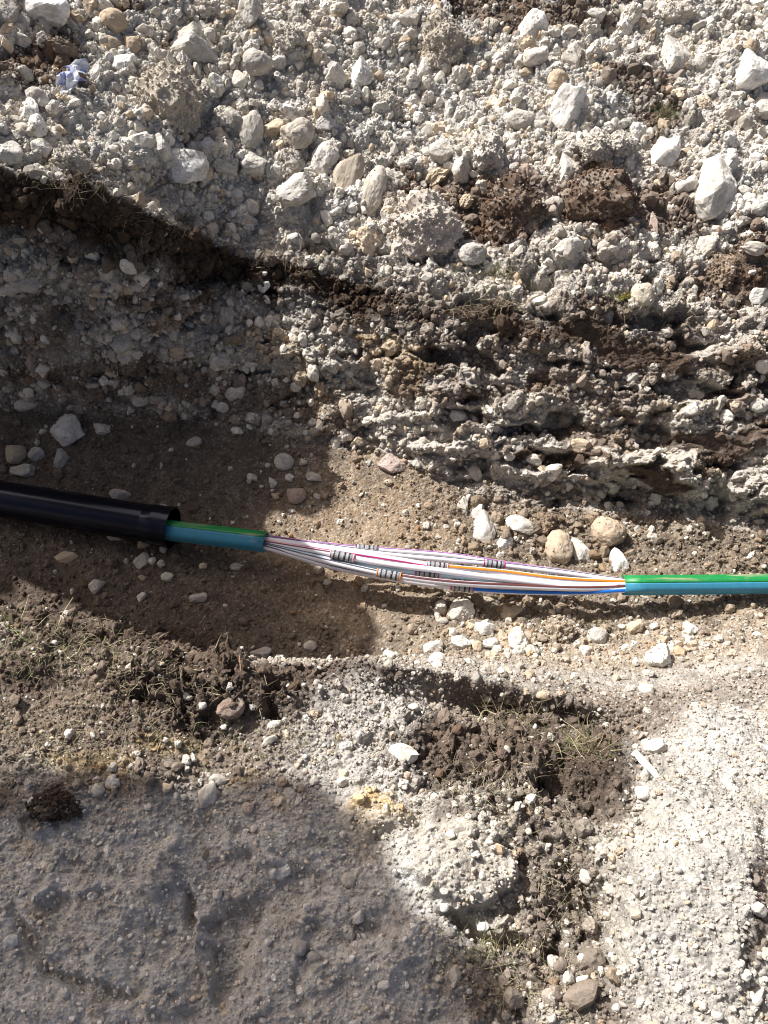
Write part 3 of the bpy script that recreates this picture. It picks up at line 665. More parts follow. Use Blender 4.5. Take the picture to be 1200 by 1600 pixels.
# ------------------------------------------------------------------ loose crumbs and gravel: uncountable
def shapes(name, seed, n, sub, kinds):
    c = bpy.data.collections.new(name)
    for i in range(n):
        po = bpy.data.objects.new('%s_%02d' % (name, i), rock_mesh('crumb', seed + i, sub, M_PIECE, kinds[i % len(kinds)])); c.objects.link(po)
    return c
FINE = shapes('crumb_shapes', 700, 10, 2, ('angular', 'clod', 'angular', 'clod', 'round'))
COARSE = shapes('lump_shapes', 800, 12, 3, ('clod', 'angular', 'clod', 'angular', 'clod', 'slab'))
AU = np.abs(grads(VX)[0]) * np.hypot(grads(BY)[1], grads(BZ)[1])
LUMPS = shapes('clod_shapes', 900, 5, 4, ('clod', 'clod', 'clod', 'angular'))
def scatter(name, weight, n, rmin, rmax, power, seed, label, chalk_p, flatten=.75, lift=.35, extra=False, protos=None):
    r_ = np.random.default_rng(seed)
    vis = (GPX > -260) & (GPX < 1460) & (GPY > -260) & (GPY < 1860) & (TT > 2.3) & (TT < 16.2)
    pw = (weight * (1 - .85 * smear) * vis * AU / GD ** 1.2).ravel(); pw = np.clip(pw, 0, None); pw /= pw.sum()
    cdf = np.cumsum(pw); k = np.searchsorted(cdf, r_.random(n)); k = np.clip(k, 0, len(pw) - 1)
    u = r_.random(n); rad = rmin * (1 - u * (1 - (rmax / rmin) ** (-power))) ** (-1 / power)
    sc = rad[:, None] * np.stack([r_.uniform(.8, 1.25, n), r_.uniform(.65, 1.0, n), r_.uniform(.5, .95, n) * flatten / .75], 1)
    nrm = np.stack([UX.ravel()[k], UY.ravel()[k], UZ.ravel()[k]], 1)
    pos = np.stack([fX[k], fY[k], fZ[k]], 1) + nrm * (rad * lift)[:, None] + r_.normal(size=(n, 3)) * .0008
    base = colr.reshape(-1, 3)[k] * r_.uniform(.85, 1.35, n)[:, None]
    dk = np.maximum(np.clip((base.mean(1) - .05) / .25, .03, 1), .16 * humus.ravel()[k])
    ch = r_.random(n) < chalk_p.ravel()[k] * dk
    cc = np.array([.56, .53, .47]) * r_.uniform(.75, 1.2, n)[:, None]
    tn = r_.random(n) < .12 * dk
    base = np.where(ch[:, None], cc, base); base = np.where(tn[:, None], np.minimum(base * np.array([1.0, .88, .74]), 1), base)
    if extra:
        ep, ec, es = [], [], []
        for me_, mw, col_, kd, ar in DUSTED:
            co = np.empty(len(me_.vertices) * 3, np.float32); me_.vertices.foreach_get('co', co); co = co.reshape(-1, 3)
            no = np.empty(len(me_.vertices) * 3, np.float32); me_.vertices.foreach_get('normal', no); no = no.reshape(-1, 3)
            M3 = np.array(mw); P4 = co @ M3[:3, :3].T + M3[:3, 3]
            up_ = P4[:, 2] - P4[:, 2].mean()
            cand = np.arange(len(co)) if kd == 'c' else np.nonzero(no[:, 2] > .3)[0]
            if not len(cand): continue
            m_ = int(ar * (.24 if kd == 'c' else .014)) + 1
            kk = r_.choice(cand, m_); ep.append(P4[kk] + r_.normal(size=(m_, 3)) * .0016)
            jj = r_.uniform(.75, 1.35, m_)[:, None]
            cl = np.array(col_)[None] * jj if kd == 'c' else np.array([.42, .36, .29])[None] * jj
            wch = (r_.random(m_) < (.06 if np.mean(col_) < .2 else .25))[:, None]
            ec.append(np.where(wch, np.array([.58, .55, .49]) * jj, cl)); es.append(np.full(m_, 1.0 if kd == 'c' else .6))
        ep, ec, es = np.vstack(ep), np.vstack(ec), np.concatenate(es); m_ = len(ep)
        rad2 = rmin * (1 - r_.random(m_) * (1 - (rmax / rmin) ** (-power))) ** (-1 / power) * es
        pos = np.vstack([pos, ep]); base = np.vstack([base, ec]); n = n + m_
        sc = np.vstack([sc, rad2[:, None] * r_.uniform(.6, 1.2, (m_, 3))])
    me = bpy.data.meshes.new(name); me.vertices.add(n); me.vertices.foreach_set('co', pos.astype(np.float32).ravel())
    a = me.attributes.new('piece_size', 'FLOAT_VECTOR', 'POINT'); a.data.foreach_set('vector', sc.astype(np.float32).ravel())
    a = me.attributes.new('piece_turn', 'FLOAT_VECTOR', 'POINT'); a.data.foreach_set('vector', r_.uniform(0, 6.283, (n, 3)).astype(np.float32).ravel())
    a = me.attributes.new('piece_colour', 'FLOAT_COLOR', 'POINT'); a.data.foreach_set('color', np.concatenate([np.clip(base, .01, .8), np.ones((n, 1))], 1).astype(np.float32).ravel())
    ob = bpy.data.objects.new(name, me); COL.objects.link(ob); ob['kind'] = 'stuff'; ob['label'] = label
    ng = bpy.data.node_groups.new(name + '_spread', 'GeometryNodeTree')
    ng.interface.new_socket('Geometry', in_out='INPUT', socket_type='NodeSocketGeometry'); ng.interface.new_socket('Geometry', in_out='OUTPUT', socket_type='NodeSocketGeometry')
    N = ng.nodes; gi = N.new('NodeGroupInput'); go = N.new('NodeGroupOutput')
    iop = N.new('GeometryNodeInstanceOnPoints'); ci = N.new('GeometryNodeCollectionInfo')
    ci.inputs['Collection'].default_value = protos; ci.inputs['Separate Children'].default_value = True; ci.inputs['Reset Children'].default_value = True
    def attr(nm):
        q = N.new('GeometryNodeInputNamedAttribute'); q.data_type = 'FLOAT_VECTOR'; q.inputs['Name'].default_value = nm; return q.outputs[0]
    ng.links.new(gi.outputs[0], iop.inputs['Points']); ng.links.new(ci.outputs[0], iop.inputs['Instance']); iop.inputs['Pick Instance'].default_value = True
    e2r = N.new('FunctionNodeEulerToRotation'); ng.links.new(attr('piece_turn'), e2r.inputs[0]); ng.links.new(e2r.outputs[0], iop.inputs['Rotation'])
    ng.links.new(attr('piece_size'), iop.inputs['Scale']); ng.links.new(iop.outputs[0], go.inputs[0])
    md = ob.modifiers.new('spread', 'NODES'); md.node_group = ng
    return ob
mound = np.maximum(ell(1095, 1400, 125, 260, 5, .25), slab)
pat = sstep(-.25, .35, fbm(BX, SS, .12, 3, 140))
chp = .35 * spoil + .30 * wall + .22 * floor + .12 * flr_r + .30 * near * (1 - .5 * slabish)
lw = wall * (1 - right)
clus = floor * np.clip(ell(840, 828, 180, 42, 4, .5) + ell(780, 985, 140, 48, 0, .5), 0, 1)
scatter('soil_crumbs', spoil * 1.0 + wall * 1.0 + floor * .5 + flr_r * .3 + near * (.95 - .45 * slabish - .15 * mound), 120000, .0014, .0055, 1.7, 21, 'fine crumbs of chalk and earth covering the ground', chp, extra=True, protos=FINE)
scatter('rubble', (.35 + pat) * (spoil * 1.3 + wall * .8 + lw * .5 + floor * .24 + flr_r * .30 + clus * .8 + rough * (.26 - .12 * mound) + humus * .35 + slabish * .04), 22000, .005, .013, 2.0, 22, 'loose chalk rubble of the spoil bank and trench', chp + .1, lift=.2, protos=COARSE)
scatter('coarse_rubble', (.3 + pat) * (spoil * 1.6 + wall * .6 + lw * .9 + floor * .05 + flr_r * .12 + clus * .9 + humus * .10), 5300, .011, .028, 2.4, 23, 'coarse lumps of chalk heaped in the spoil bank', chp + .15, lift=.05, protos=COARSE)
scatter('spoil_lumps', spoil, 420, .024, .042, 3.0, 24, 'dusty lumps of chalky earth packed together in the spoil bank', chp, lift=-.12, protos=LUMPS)

# ------------------------------------------------------------------ sweeps for pipe, sheath and tubes
def cr(pts, n):
    P = [Vector(p) for p in pts]; P = [2 * P[0] - P[1]] + P + [2 * P[-1] - P[-2]]; out = []
    for i in range(1, len(P) - 2):
        p0, p1, p2, p3 = P[i - 1:i + 3]
        for j in range(n):
            t = j / n
            out.append(.5 * ((2 * p1) + (p2 - p0) * t + (2 * p0 - 5 * p1 + 4 * p2 - p3) * t * t + (3 * p1 - p0 - 3 * p2 + p3) * t ** 3))
    out.append(P[-2]); return out
def frames(path):
    fr = []
    for i, p in enumerate(path):
        t = (path[min(i + 1, len(path) - 1)] - path[max(i - 1, 0)]).normalized()
        side = Vector((0, 0, 1)).cross(t).normalized()             # points to the far side when the run goes to +x
        up = t.cross(side).normalized(); fr.append((p, side, up))
    return fr
def sweep(name, path, prof, material, parent=None, closed=True, caps=True, smooth=True):
    """prof: list of (side, up) or function of index -> list; ring loops joined along path"""
    fr = frames(path); vs_, fs = [], []; m = None
    for i, (p, s_, u_) in enumerate(fr):
        q = prof(i) if callable(prof) else prof; m = len(q)
        vs_ += [p + s_ * a + u_ * b for a, b in q]
    n = len(fr)
    for i in range(n - 1):
        for j in range(m if closed else m - 1):
            k = (j + 1) % m; fs.append((i * m + j, i * m + k, (i + 1) * m + k, (i + 1) * m + j))
    if caps and closed: fs.append(tuple(range(m))[::-1]); fs.append(tuple((n - 1) * m + j for j in range(m)))
    me = bpy.data.meshes.new(name); me.from_pydata([v[:] for v in vs_], [], fs); me.update()
    if smooth: me.polygons.foreach_set('use_smooth', [len(f) == 4 for f in fs])
    bm = bmesh.new(); bm.from_mesh(me); bmesh.ops.recalc_face_normals(bm, faces=bm.faces); bm.to_mesh(me); bm.free()
    me.materials.append(material); ob = bpy.data.objects.new(name, me); COL.objects.link(ob)
    if parent: ob.parent = parent; ob.matrix_parent_inverse = parent.matrix_world.inverted()
    return ob
def circ(r, n=20, a0=0, a1=2 * math.pi):
    full = abs(a1 - a0 - 2 * math.pi) < 1e-6; m = n if full else n - 1
    return [(r * math.cos(a0 + (a1 - a0) * i / m), r * math.sin(a0 + (a1 - a0) * i / m)) for i in range(n)]
def shell(r0, r1, a0, a1, n=18, f=None):
    """closed band between two radii over an arc"""
    f = f or (lambda a: 1.0); o = []
    for i in range(n): a = a0 + (a1 - a0) * i / (n - 1); o.append((r1 * f(a) * math.cos(a), r1 * f(a) * math.sin(a)))
    for i in range(n - 1, -1, -1): a = a0 + (a1 - a0) * i / (n - 1); o.append((r0 * f(a) * math.cos(a), r0 * f(a) * math.sin(a)))
    return o
def empty(name, loc, label, cat, group=None):
    o = bpy.data.objects.new(name, None); COL.objects.link(o); o.location = loc; o.empty_display_size = .05
    o['label'] = label; o['category'] = cat
    if group: o['group'] = group
    bpy.context.view_layer.update(); return o

M_BLACK = plain('black_plastic', (.004, .004, .008), .22, .32, .3, 30, .03, dirt=(90, .74, .35))
M_BLACK.node_tree.nodes['Principled BSDF'].inputs['Specular Tint'].default_value = (.62, .72, 1.0, 1)  # reflections tinted blue to imitate a sky sheen
M_GREEN = plain('green_sheath', (.012, .215, .055), .42, .4, .15, 90, .06, dirt=(60, .55, .8), run=.12)
M_BLUE = plain('blue_sheath', (.045, .235, .36), .45, .35, .12, 90, .06, dirt=(70, .60, .55), run=.12)
M_WHITE = plain('white_tube', (.72, .70, .74), .35, .45, .05, 50, 0, 0, dirt=(55, .60, .5), run=.3)
M_PALEBLUE = plain('pale_blue_tube', (.48, .66, .76), .35, .5, .05, 50)
M_CLEAR = plain('clear_plastic', (.62, .63, .65), .12, .6, .1, 80, 0, .55)
M_RING = plain('dark_ring', (.025, .025, .03), .35, .5, .2, 80)
STR = {n: plain(n + '_stripe', c, .4, .5, .08, 60) for n, c in dict(magenta=(.45, .02, .16), orange=(.80, .22, .015), violet=(.30, .06, .34), maroon=(.10, .018, .03), brown=(.12, .035, .03), blue=(.015, .16, .62), slate=(.06, .06, .08), pink=(.75, .38, .42), teal=(.05, .35, .42)).items()}

# black pipe with a belled mouth
zc = .062
pa = Vector(at(0, 779, zc)); pb = Vector(at(266, 824, zc)); dirp = (pb - pa).normalized()
start = pa - dirp * 1.9
pipe = empty('duct_pipe', (pb.x, pb.y, 0), 'glossy black plastic duct pipe with a belled mouth lying in the shaded trench', 'pipe')
n_ = 60; ppath = [start.lerp(pb, i / n_) for i in range(n_ + 1)]
Rp = .0455
def ring2(ro, ri, n=40): return ro, ri
def tube_mesh(name, path, radii, thick, material, parent):
    """open hollow tube: outer wall, lip, inner wall"""
    fr = frames(path); n = 40; V_, Fc = [], []
    seq = [(i, radii[i]) for i in range(len(path))] + [(i, radii[i] - thick) for i in range(len(path) - 1, -1, -1)]
    for i, r in seq:
        p, s_, u_ = fr[i]; V_ += [(p + s_ * (r * math.cos(a)) + u_ * (r * math.sin(a)))[:] for a in [2 * math.pi * k / n for k in range(n)]]
    m = len(seq)
    for i in range(m):
        for k in range(n):
            k2 = (k + 1) % n; i2 = (i + 1) % m
            Fc.append((i * n + k, i * n + k2, i2 * n + k2, i2 * n + k))
    me = bpy.data.meshes.new(name); me.from_pydata(V_, [], Fc); me.update()
    bm = bmesh.new(); bm.from_mesh(me); bmesh.ops.recalc_face_normals(bm, faces=bm.faces)
    for e in bm.edges:
        if len(e.link_faces) == 2 and e.calc_face_angle(0) > R(35): e.smooth = False
    for f in bm.faces: f.smooth = True
    bm.to_mesh(me); bm.free(); me.materials.append(material)
    ob = bpy.data.objects.new(name, me); COL.objects.link(ob); ob.parent = parent; ob.matrix_parent_inverse = parent.matrix_world.inverted(); return ob
tube_mesh('pipe_wall', ppath, [Rp] * len(ppath), .004, M_BLACK, pipe)
c0 = pb - dirp * .062; cpath = [c0.lerp(pb + dirp * .006, i / 10) for i in range(11)]
tube_mesh('collar', cpath, [Rp + .0003, Rp + .0012, Rp + .0022, Rp + .0030] + [Rp + .0036] * 5 + [Rp + .0042, Rp + .0046], .0036, M_BLACK, pipe)

# the multi-tube cable: two lengths of two-colour sheath and the spliced tubes between
cable = empty('fibre_duct_cable', tuple(at(700, 900, 0)), 'green and blue sheathed cable, stripped open to show spliced white tubes', 'cable')
def facet(a):                                                  # six-sided with rounded corners, as tubes under a sheath
    return 1 - .055 * (1 + math.cos(6 * a)) / 2
VA = math.atan2(.819, -.574)                                   # towards the viewer, seen along the run
def sheath(name, p0, p1, r, seam, n=24, sag=0):
    path = [Vector(p0).lerp(Vector(p1), i / n) + Vector((0, 0, -sag * math.sin(math.pi * i / n))) for i in range(n + 1)]
    b0 = seam - math.pi
    g = sweep('green_sheath', path, shell(r - .0022, r, b0 + .02, seam - .01, 26, facet), M_GREEN, cable)
    b = sweep('blue_sheath', path, shell(r - .0022, r, seam + .01, seam + math.pi - .02, 26, facet), M_BLUE, cable)
    k = sweep('seam_line', path, shell(r - .0005, r + .0006, b0 + .62, b0 + .74, 4, facet), STR['slate'], g)
    return path
rs0 = Vector(at(973, 914.5, .082)); rs1 = Vector(at(1200, 912.5, .078)); drr = (rs1 - rs0).normalized()
sheath('sheath', rs0, rs1 + drr * 1.6, .0225, VA - .30, 40)
ls1 = Vector(at(416, 847, .085)); ls0 = Vector(at(268, 829, .068)); dl = (ls1 - ls0).normalized()
sheath('sheath', ls0 - dl * .35, ls1, .0245, VA - .50, 20)
for o in [q for q in cable.children if q.name.startswith('green_sheath')]: o['label'] = 'scuffed green half of the sheath'

TUBES = [  # pixel line, height, stripes [(colour, angle from viewer)], connector x, tail material, ring colour
 ([(416, 836), (500, 850), (573, 858), (700, 869), (800, 882), (900, 896), (973, 906)], .070, [('violet', .85, .16, 'all')], 573, None, 'slate'),
 ([(416, 839), (500, 853), (600, 866), (700, 873), (772, 881), (870, 894), (973, 906)], .084, [('slate', .9, .12, 'all')], 772, None, 'magenta'),
 ([(416, 842), (520, 859), (620, 873), (683, 885), (780, 895), (880, 905), (973, 910)], .098, [('magenta', -.3, .28, 'before'), ('orange', .45, .42, 'after')], 683, None, 'pink'),
 ([(416, 846), (520, 863), (640, 881), (720, 892), (780, 899), (880, 909), (973, 914)], .090, [('pink', .4, .3, 'before'), ('maroon', -.55, .26, 'after')], None, None, None),
 ([(416, 851), (517, 866), (535, 869), (600, 879), (680, 891), (780, 905), (880, 914), (973, 918)], .100, [('maroon', .75, .22, 'before')], 535, None, 'pink'),
 ([(416, 855), (520, 873), (600, 886), (668, 896), (780, 907), (880, 914), (973, 919)], .082, [('slate', .7, .14, 'all')], 668, M_PALEBLUE, 'magenta'),
 ([(416, 858), (540, 880), (640, 897), (722, 907), (820, 914), (900, 919), (973, 921)], .068, [('slate', .6, .12, 'all')], 722, None, 'orange'),
 ([(416, 858), (500, 875), (608, 897), (700, 909), (800, 917), (900, 920), (973, 921)], .094, [('slate', .7, .2, 'before'), ('brown', .62, .34, 'after')], 608, None, 'orange'),
 ([(416, 861), (520, 885), (620, 905), (722, 920), (800, 924), (900, 925), (973, 926)], .070, [('slate', .5, .2, 'before'), ('blue', .0, .50, 'after')], 722, None, 'magenta')]
RT = .0066
for ti, (line, z, stripes, cx, mt, rc) in enumerate(TUBES):
    pts = []
    n = len(line)
    for i, (px, py) in enumerate(line):
        if i == 0: py = 847.5 + (py - 848.5) * .62
        if i == n - 1: py = 914.5 + (py - 916) * .75
        e = min(i, n - 1 - i) / 2.0; zz = (.083 if i else .085) + (z - .083) * min(1, e)
        wv = 1.6 * math.sin(ti * 2.3 + i * 1.7) * min(1, e); pts.append(Vector(at(px, py + wv, zz + .004 * math.sin(ti * 1.3 + i * 2.1) * min(1, e))))
    pts = [pts[0] - dl * .05] + pts + [pts[-1] + drr * .05]
    path = cr(pts, 9)
    t = sweep('tube', path, circ(RT, 16), mt or M_WHITE, cable)
    mid = min(range(len(path)), key=lambda i: abs(proj(path[i].x, path[i].y, path[i].z)[0] - (cx or 640)))
    for sc_, off, hw, span in stripes:
        a = VA - off
        sweep('stripe', path[mid:] if span == 'after' else path[:mid + 1] if span == 'before' else path, shell(RT - .0010, RT + .0008, a - hw, a + hw, 5), STR[sc_], t)
    if cx:
        best = min(range(len(path)), key=lambda i: abs(proj(path[i].x, path[i].y, path[i].z)[0] - cx))
        c = path[best]; d = (path[min(best + 2, len(path) - 1)] - path[max(best - 2, 0)]).normalized()
        Lc = (.050, .046, .047, .05, .054, .052, .046, .053, .050)[ti]; g_s = (.96, .92, 1.0, 1, 1.06, 1.03, .90, 1.05, .95)[ti]
        def seg(a, b, k=6): return [c + d * (a + (b - a) * i / k) for i in range(k + 1)]
        prof_r = [.0088, .0098, .0098, .0091, .0091, .0091, .0098, .0098, .0088]
        pth = seg(-Lc / 2, Lc / 2, 8)
        con = sweep('connector', pth, lambda i: circ(prof_r[i] * g_s, 18), M_CLEAR, cable)
        for a, b, r in ((-.0185, -.0160, .0102), (.0150, .0182, .0102), (-.0080, -.0050, .0095), (.0040, .0085, .0095)):
            sweep('grip_ring', seg(a * Lc / .052, b * Lc / .052, 2), circ(r * g_s, 18), M_RING, con)
        for a in (-Lc / 2 - .0012, Lc / 2 - .0012):
            sweep('collet', seg(a, a + .0024, 2), circ(.0096 * g_s, 18), STR[rc], con)

# ------------------------------------------------------------------ grass, roots, moss
M_FIBRE, nt_, b_ = mat('plant_fibre')
fa = nt_.nodes.new('ShaderNodeAttribute'); fa.attribute_name = 'fibre_colour'
ftc = nt_.nodes.new('ShaderNodeTexCoord').outputs['Object']; fn = nz(nt_, 400, 3, .5, ftc); fr_ = ramp(nt_, [(.3, (.7, .7, .7)), (.7, (1.2, 1.2, 1.2))]); nt_.links.new(fn.outputs[0], fr_.inputs[0])
nt_.links.new(mul(nt_, fa.outputs['Color'], fr_.outputs[0]), b_.inputs['Base Color']); b_.inputs['Roughness'].default_value = .75
class Fibres:
    def __init__(s): s.v, s.f, s.c = [], [], []
    def blade(s, p, d, n, length, wid, col, rr, curl=.6, seg=5):
        p = p.copy(); d = d.normalized(); base = len(s.v); ax = Vector((rr.gauss(0, 1), rr.gauss(0, 1), rr.gauss(0, 1))).normalized()
        for i in range(seg + 1):
            t = i / seg; w_ = wid * (1 - .75 * t)
            s1 = d.cross(ax).normalized(); s2 = d.cross(s1).normalized()
            for a in (0, 2.094, 4.189): s.v.append((p + s1 * (w_ * math.cos(a)) + s2 * (w_ * .6 * math.sin(a)))[:]); s.c.append((*col, 1))
            d = (d + ax.cross(d) * (curl / seg) + Vector((rr.gauss(0, .10), rr.gauss(0, .10), rr.gauss(0, .10) - .05))).normalized()
            p = p + d * (length / seg)
        for i in range(seg):
            for a in range(3):
                b = (a + 1) % 3; q = base + i * 3; s.f.append((q + a, q + b, q + 3 + b, q + 3 + a))
    def build(s, name):
        me = bpy.data.meshes.new(name); me.from_pydata(s.v, [], s.f); me.update()
        a = me.attributes.new('fibre_colour', 'FLOAT_COLOR', 'POINT'); a.data.foreach_set('color', np.array(s.c, np.float32).ravel())
        me.polygons.foreach_set('use_smooth', np.ones(len(s.f), bool)); me.materials.append(M_FIBRE)
        ob = bpy.data.objects.new(name, me); COL.objects.link(ob); return ob
STRAW, DULL, GRN, ROOT = (.46, .40, .25), (.28, .23, .14), (.16, .18, .06), (.10, .065, .04)
rr = random.Random(31); fb = Fibres()
for (cx, cy, sx, sy, n, pal, ln) in ((110, 1010, 150, 45, 560, (STRAW, DULL, GRN, STRAW), .022), (240, 1080, 170, 60, 420, (STRAW, DULL, DULL), .017), (90, 1150, 150, 60, 560, (STRAW, DULL, DULL), .018),
        (400, 1160, 150, 45, 200, (STRAW, DULL, GRN), .016), (900, 1165, 50, 22, 130, (DULL, GRN, STRAW), .045), (790, 1120, 60, 20, 80, (STRAW, DULL), .045), (780, 1230, 110, 60, 260, (STRAW, DULL), .022),
        (780, 1480, 80, 30, 200, (STRAW, GRN, DULL), .022), (880, 1400, 50, 110, 220, (STRAW, DULL), .018), (820, 1550, 90, 40, 220, (DULL, STRAW), .018),
        (150, 285, 140, 22, 330, (ROOT, DULL, ROOT), .035), (300, 350, 120, 28, 380, (ROOT, ROOT, DULL), .032), (480, 410, 90, 25, 160, (ROOT, DULL, STRAW), .03), (100, 262, 60, 8, 60, (GRN, STRAW), .03),
        (780, 430, 60, 25, 110, (DULL, GRN, STRAW), .03), (760, 480, 80, 16, 110, (STRAW, DULL), .03), (1010, 490, 60, 25, 90, (STRAW, DULL), .028), (1040, 180, 30, 14, 90, (GRN, DULL), .025), (880, 40, 70, 20, 60, (DULL, STRAW), .03), (935, 975, 28, 16, 70, (GRN, DULL), .022)):
    for _ in range(n):
        h = hit(rr.gauss(cx, sx * .55), rr.gauss(cy, sy * .55))
        if not h: continue
        p, nn, d, k = h
        col = rr.choice(pal); j = rr.uniform(.7, 1.25); col = tuple(c * j for c in col)
        dr = Vector((rr.gauss(0, 1), rr.gauss(0, 1), rr.gauss(0, 1))); dr = dr - nn * dr.dot(nn) + nn * rr.uniform(.15, .9)
        fb.blade(p + nn * .001, dr, nn, ln * rr.uniform(.5, 1.5), rr.uniform(.0004, .0010), col, rr, rr.uniform(-1.2, 1.2))
g_ = fb.build('dry_grass'); g_['kind'] = 'stuff'; g_['label'] = 'dry grass blades and torn roots in the topsoil'
def tuft(name, px, py, n, ln, pal, label, cat, up=.8, wid=.0013, spread=.012):
    f = Fibres(); r2 = random.Random(int(px * 7 + py)); p, nn, d, k = hit(px, py)
    for _ in range(n):
        q = p + Vector((r2.gauss(0, spread), r2.gauss(0, spread * .6), 0)) - nn * .003
        dr = Vector((r2.gauss(0, .6), r2.gauss(0, .6), up + r2.random() * .5))
        f.blade(q, dr, nn, ln * r2.uniform(.5, 1.3), wid * r2.uniform(.6, 1.2), tuple(c * r2.uniform(.75, 1.2) for c in r2.choice(pal)), r2, r2.uniform(-.9, .9))
    ob = f.build(name); ob['label'] = label; ob['category'] = cat
tuft('grass_tuft', 14, 975, 16, .060, ((.30, .33, .10), (.50, .46, .25), (.45, .40, .22)), 'pale green grass tuft on the near rim at the picture edge', 'grass tuft')
tuft('grass_tuft', 905, 1172, 38, .042, ((.16, .17, .06), STRAW, DULL), 'bushiest dull green grass tuft on the near bank beside the shadow', 'grass tuft', spread=.022)
tuft('grass_tuft', 745, 1490, 26, .030, ((.20, .20, .06), STRAW), 'matted yellowish grass tuft below the chalk slab', 'grass tuft', spread=.02)
tuft('grass_tuft', 1040, 178, 40, .030, ((.10, .12, .045), DULL), 'dark green grass wisp among the white stones of the spoil bank', 'grass tuft', spread=.014)
tuft('grass_tuft', 782, 425, 36, .035, ((.20, .19, .07), STRAW), 'yellowish grass wisp at the foot of the spoil bank', 'grass tuft', spread=.018)
tuft('moss_tuft', 978, 464, 120, .014, ((.36, .33, .05), (.28, .26, .05)), 'yellow moss cushion beside the cream stone', 'moss', spread=.014, wid=.0016)
def root(points, r, label, col=STRAW):
    P = [];
    for i, (px, py, up) in enumerate(points):
        h = hit(px, py); P.append(h[0] + Vector((0, -.3, .8)) * up)
    m = plain('root_bark', col, .8, .3, .2, 200)
    o = sweep('root_strand', cr(P, 6), circ(r, 6), m); o['label'] = label; o['category'] = 'root'
root([(745, 1132, .0), (755, 1108, .03), (775, 1112, .025), (800, 1112, .02), (818, 1130, .004)], .0010, 'thin curved pale root looping over the near shadow')
root([(745, 1140, .0), (757, 1118, .02), (763, 1092, .03)], .0009, 'short pale root standing up beside the looping one')
root([(760, 1240, .006), (785, 1275, .008), (800, 1315, .006)], .0012, 'straight reddish twig lying on the near bank', (.20, .11, .09))
root([(90, 985, .0), (103, 960, .02), (120, 932, .035)], .0009, 'long straw stalk sticking up from the near rim')
root([(376, 1060, .0), (378, 1042, .012), (377, 1024, .025)], .0009, 'short reddish stem on the rim above the brown stone', (.30, .17, .10))

# white splinter and the torn wrapper
def splinter():
    bm = bmesh.new(); r2 = random.Random(5); secs = []
    for i in range(9):
        t = i / 8; w_ = .0075 * (.55 + .6 * math.sin(math.pi * min(1, t * .8 + .15))) ; o = r2.uniform(-.0015, .0015)
        secs.append([bm.verts.new((a * w_ + o, -.033 + .066 * t, b * w_ * .55)) for a, b in ((-1, -.4), (-.4, -1), (.6, -.9), (1, .1), (.45, 1), (-.6, .8))])
    for i in range(8):
        for j in range(6): bm.faces.new((secs[i][j], secs[i][(j + 1) % 6], secs[i + 1][(j + 1) % 6], secs[i + 1][j]))
    bm.faces.new(secs[0][::-1]); bm.faces.new(secs[-1])
    me = bpy.data.meshes.new('wood_splinter'); bm.to_mesh(me); bm.free(); me.materials.append(plain('bleached_wood', (.66, .62, .54), .85, .2, .2, 120, .4))
    o = bpy.data.objects.new('wood_splinter', me); COL.objects.link(o); p, n, d, k = hit(1010, 1202)
    o.matrix_world = Matrix.Translation(p + n * .008) @ n.to_track_quat('Z', 'Y').to_matrix().to_4x4() @ Matrix.Rotation(R(28), 4, 'Z')
    o['label'] = 'bleached white splinter lying on the near bank beside brown soil'; o['category'] = 'splinter'
splinter()
def litter():
    r2 = np.random.default_rng(9); nx, ny = 26, 12; V_ = []; Fc = []
    for j in range(ny):
        for i in range(nx):
            u, v = i / (nx - 1) - .5, j / (ny - 1) - .5
            z = .013 * abs(((u * 3.3 + v * 1.2) % 1) - .5) * 2 + .010 * abs(((v * 2.1 - u * 1.4) % 1) - .5) + .004 * math.sin(9 * u + 7 * v)
            V_.append((u * .105 + .012 * math.sin(6 * v), v * .048 + .016 * math.sin(4 * u + 1), z))
    for j in range(ny - 1):
        for i in range(nx - 1):
            if (i < 5 and j > 7) or (i > 20 and j < 4) or (i > 11 and i < 15 and j > 8): continue
            a = j * nx + i; Fc.append((a, a + 1, a + nx + 1, a + nx))
    me = bpy.data.meshes.new('litter_scrap'); me.from_pydata(V_, [], Fc); me.update()
    m, nt, b = mat('printed_foil'); tc = nt.nodes.new('ShaderNodeTexCoord').outputs['Object']
    n = nz(nt, 38, 2, .4, tc); r = ramp(nt, [(.50, (.72, .74, .78)), (.54, (.32, .36, .60)), (.66, (.30, .34, .58)), (.70, (.75, .76, .80))]); nt.links.new(n.outputs[0], r.inputs[0]); nt.links.new(r.outputs[0], b.inputs['Base Color']); b.inputs['Roughness'].default_value = .3
    me.materials.append(m); o = bpy.data.objects.new('litter_scrap', me); COL.objects.link(o)
    so_ = o.modifiers.new('thickness', 'SOLIDIFY'); so_.thickness = .0006
    p, nn, d, k = hit(115, 136); z = (nn * .5 + Vector((0, -.5, .6))).normalized()
    o.matrix_world = Matrix.Translation(p + z * .012) @ z.to_track_quat('Z', 'Y').to_matrix().to_4x4() @ Matrix.Rotation(R(28), 4, 'Z')
    o['label'] = 'crumpled blue and white wrapper scrap in the spoil bank corner'; o['category'] = 'litter'
litter()

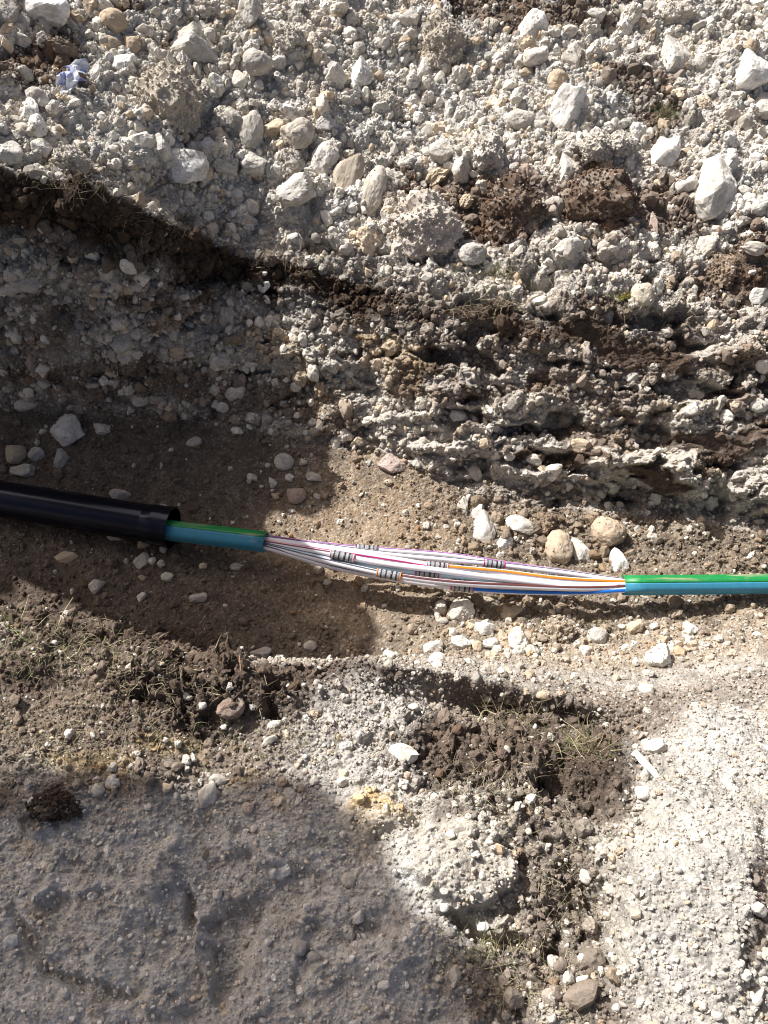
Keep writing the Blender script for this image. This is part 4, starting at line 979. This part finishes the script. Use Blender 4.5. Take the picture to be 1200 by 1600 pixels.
# ------------------------------------------------------------------ umbrella added outside the frame to shade the near ground
def umbrella():
    sh = Vector(at(150, 1600, .41)); sh = Vector((-.36, -1.33, .41))
    t = 3.2; c = sh + S * t
    ob = empty('added_shade_umbrella', (c.x - .05, c.y + .1, .5), 'large grey umbrella on a pole, added out of view to cast shade', 'umbrella')
    m = plain('umbrella_cloth', (.16, .17, .17), .8, .3, .1, 20); mp = plain('umbrella_pole', (.3, .3, .32), .4, .5, .1, 40)
    bm = bmesh.new(); n = 8; rad = .60; tip = c + Vector((0, 0, .26)); rings = []
    for k, (f, dz) in enumerate(((.04, .255), (.35, .21), (.7, .12), (1.0, 0))):
        rg = []
        for i in range(n * 4):
            a = 2 * math.pi * (i / (n * 4)) + R(20); sc = 1 - .11 * f * (1 - abs(math.cos(a * 4 - R(80)))) 
            rg.append(bm.verts.new((c.x + rad * f * sc * math.cos(a), c.y + rad * f * sc * math.sin(a), c.z + dz)))
        rings.append(rg)
    for k in range(3):
        for i in range(n * 4): j = (i + 1) % (n * 4); bm.faces.new((rings[k][i], rings[k][j], rings[k + 1][j], rings[k + 1][i]))
    bm.faces.new(rings[0])
    me = bpy.data.meshes.new('canopy'); bm.to_mesh(me); bm.free(); me.materials.append(m)
    o = bpy.data.objects.new('canopy', me); COL.objects.link(o); o.parent = ob; o.matrix_parent_inverse = ob.matrix_world.inverted()
    o.modifiers.new('thickness', 'SOLIDIFY').thickness = .003
    sweep('pole', [Vector((c.x - .05 + .05 * i / 8, c.y + .1 - .1 * i / 8, (c.z + .24) * i / 8)) for i in range(9)], circ(.014, 12), mp, ob)
    for i in range(n):
        a = 2 * math.pi * i / n + R(20)
        sweep('rib', [c + Vector((0, 0, .235)), c + Vector((rad * .55 * math.cos(a), rad * .55 * math.sin(a), .145)), c + Vector((rad * .96 * math.cos(a), rad * .96 * math.sin(a), -.002))], circ(.003, 6), mp, ob)
umbrella()

# huge chalk lumps added just outside the frame to shade the trench
for (x, y, z, a, b, c, rz, sd_, lab) in ((-1.46, .64, .95, .40, .25, .82, 0, 2, 'huge chalk block added out of view on the far lip to cast shade'), (-2.08, .70, 1.08, .36, .25, .38, -20, 3, 'second huge chalk block added out of view further along to cast shade')):
    o = bpy.data.objects.new('stone', ROCKS['angular'][sd_]); COL.objects.link(o); o.location = (x, y, z); o.scale = (a, b, c); o.rotation_euler = (0, 0, R(rz)); o.color = (.5, .47, .42, 1)
    o['label'] = lab; o['category'] = 'stone'
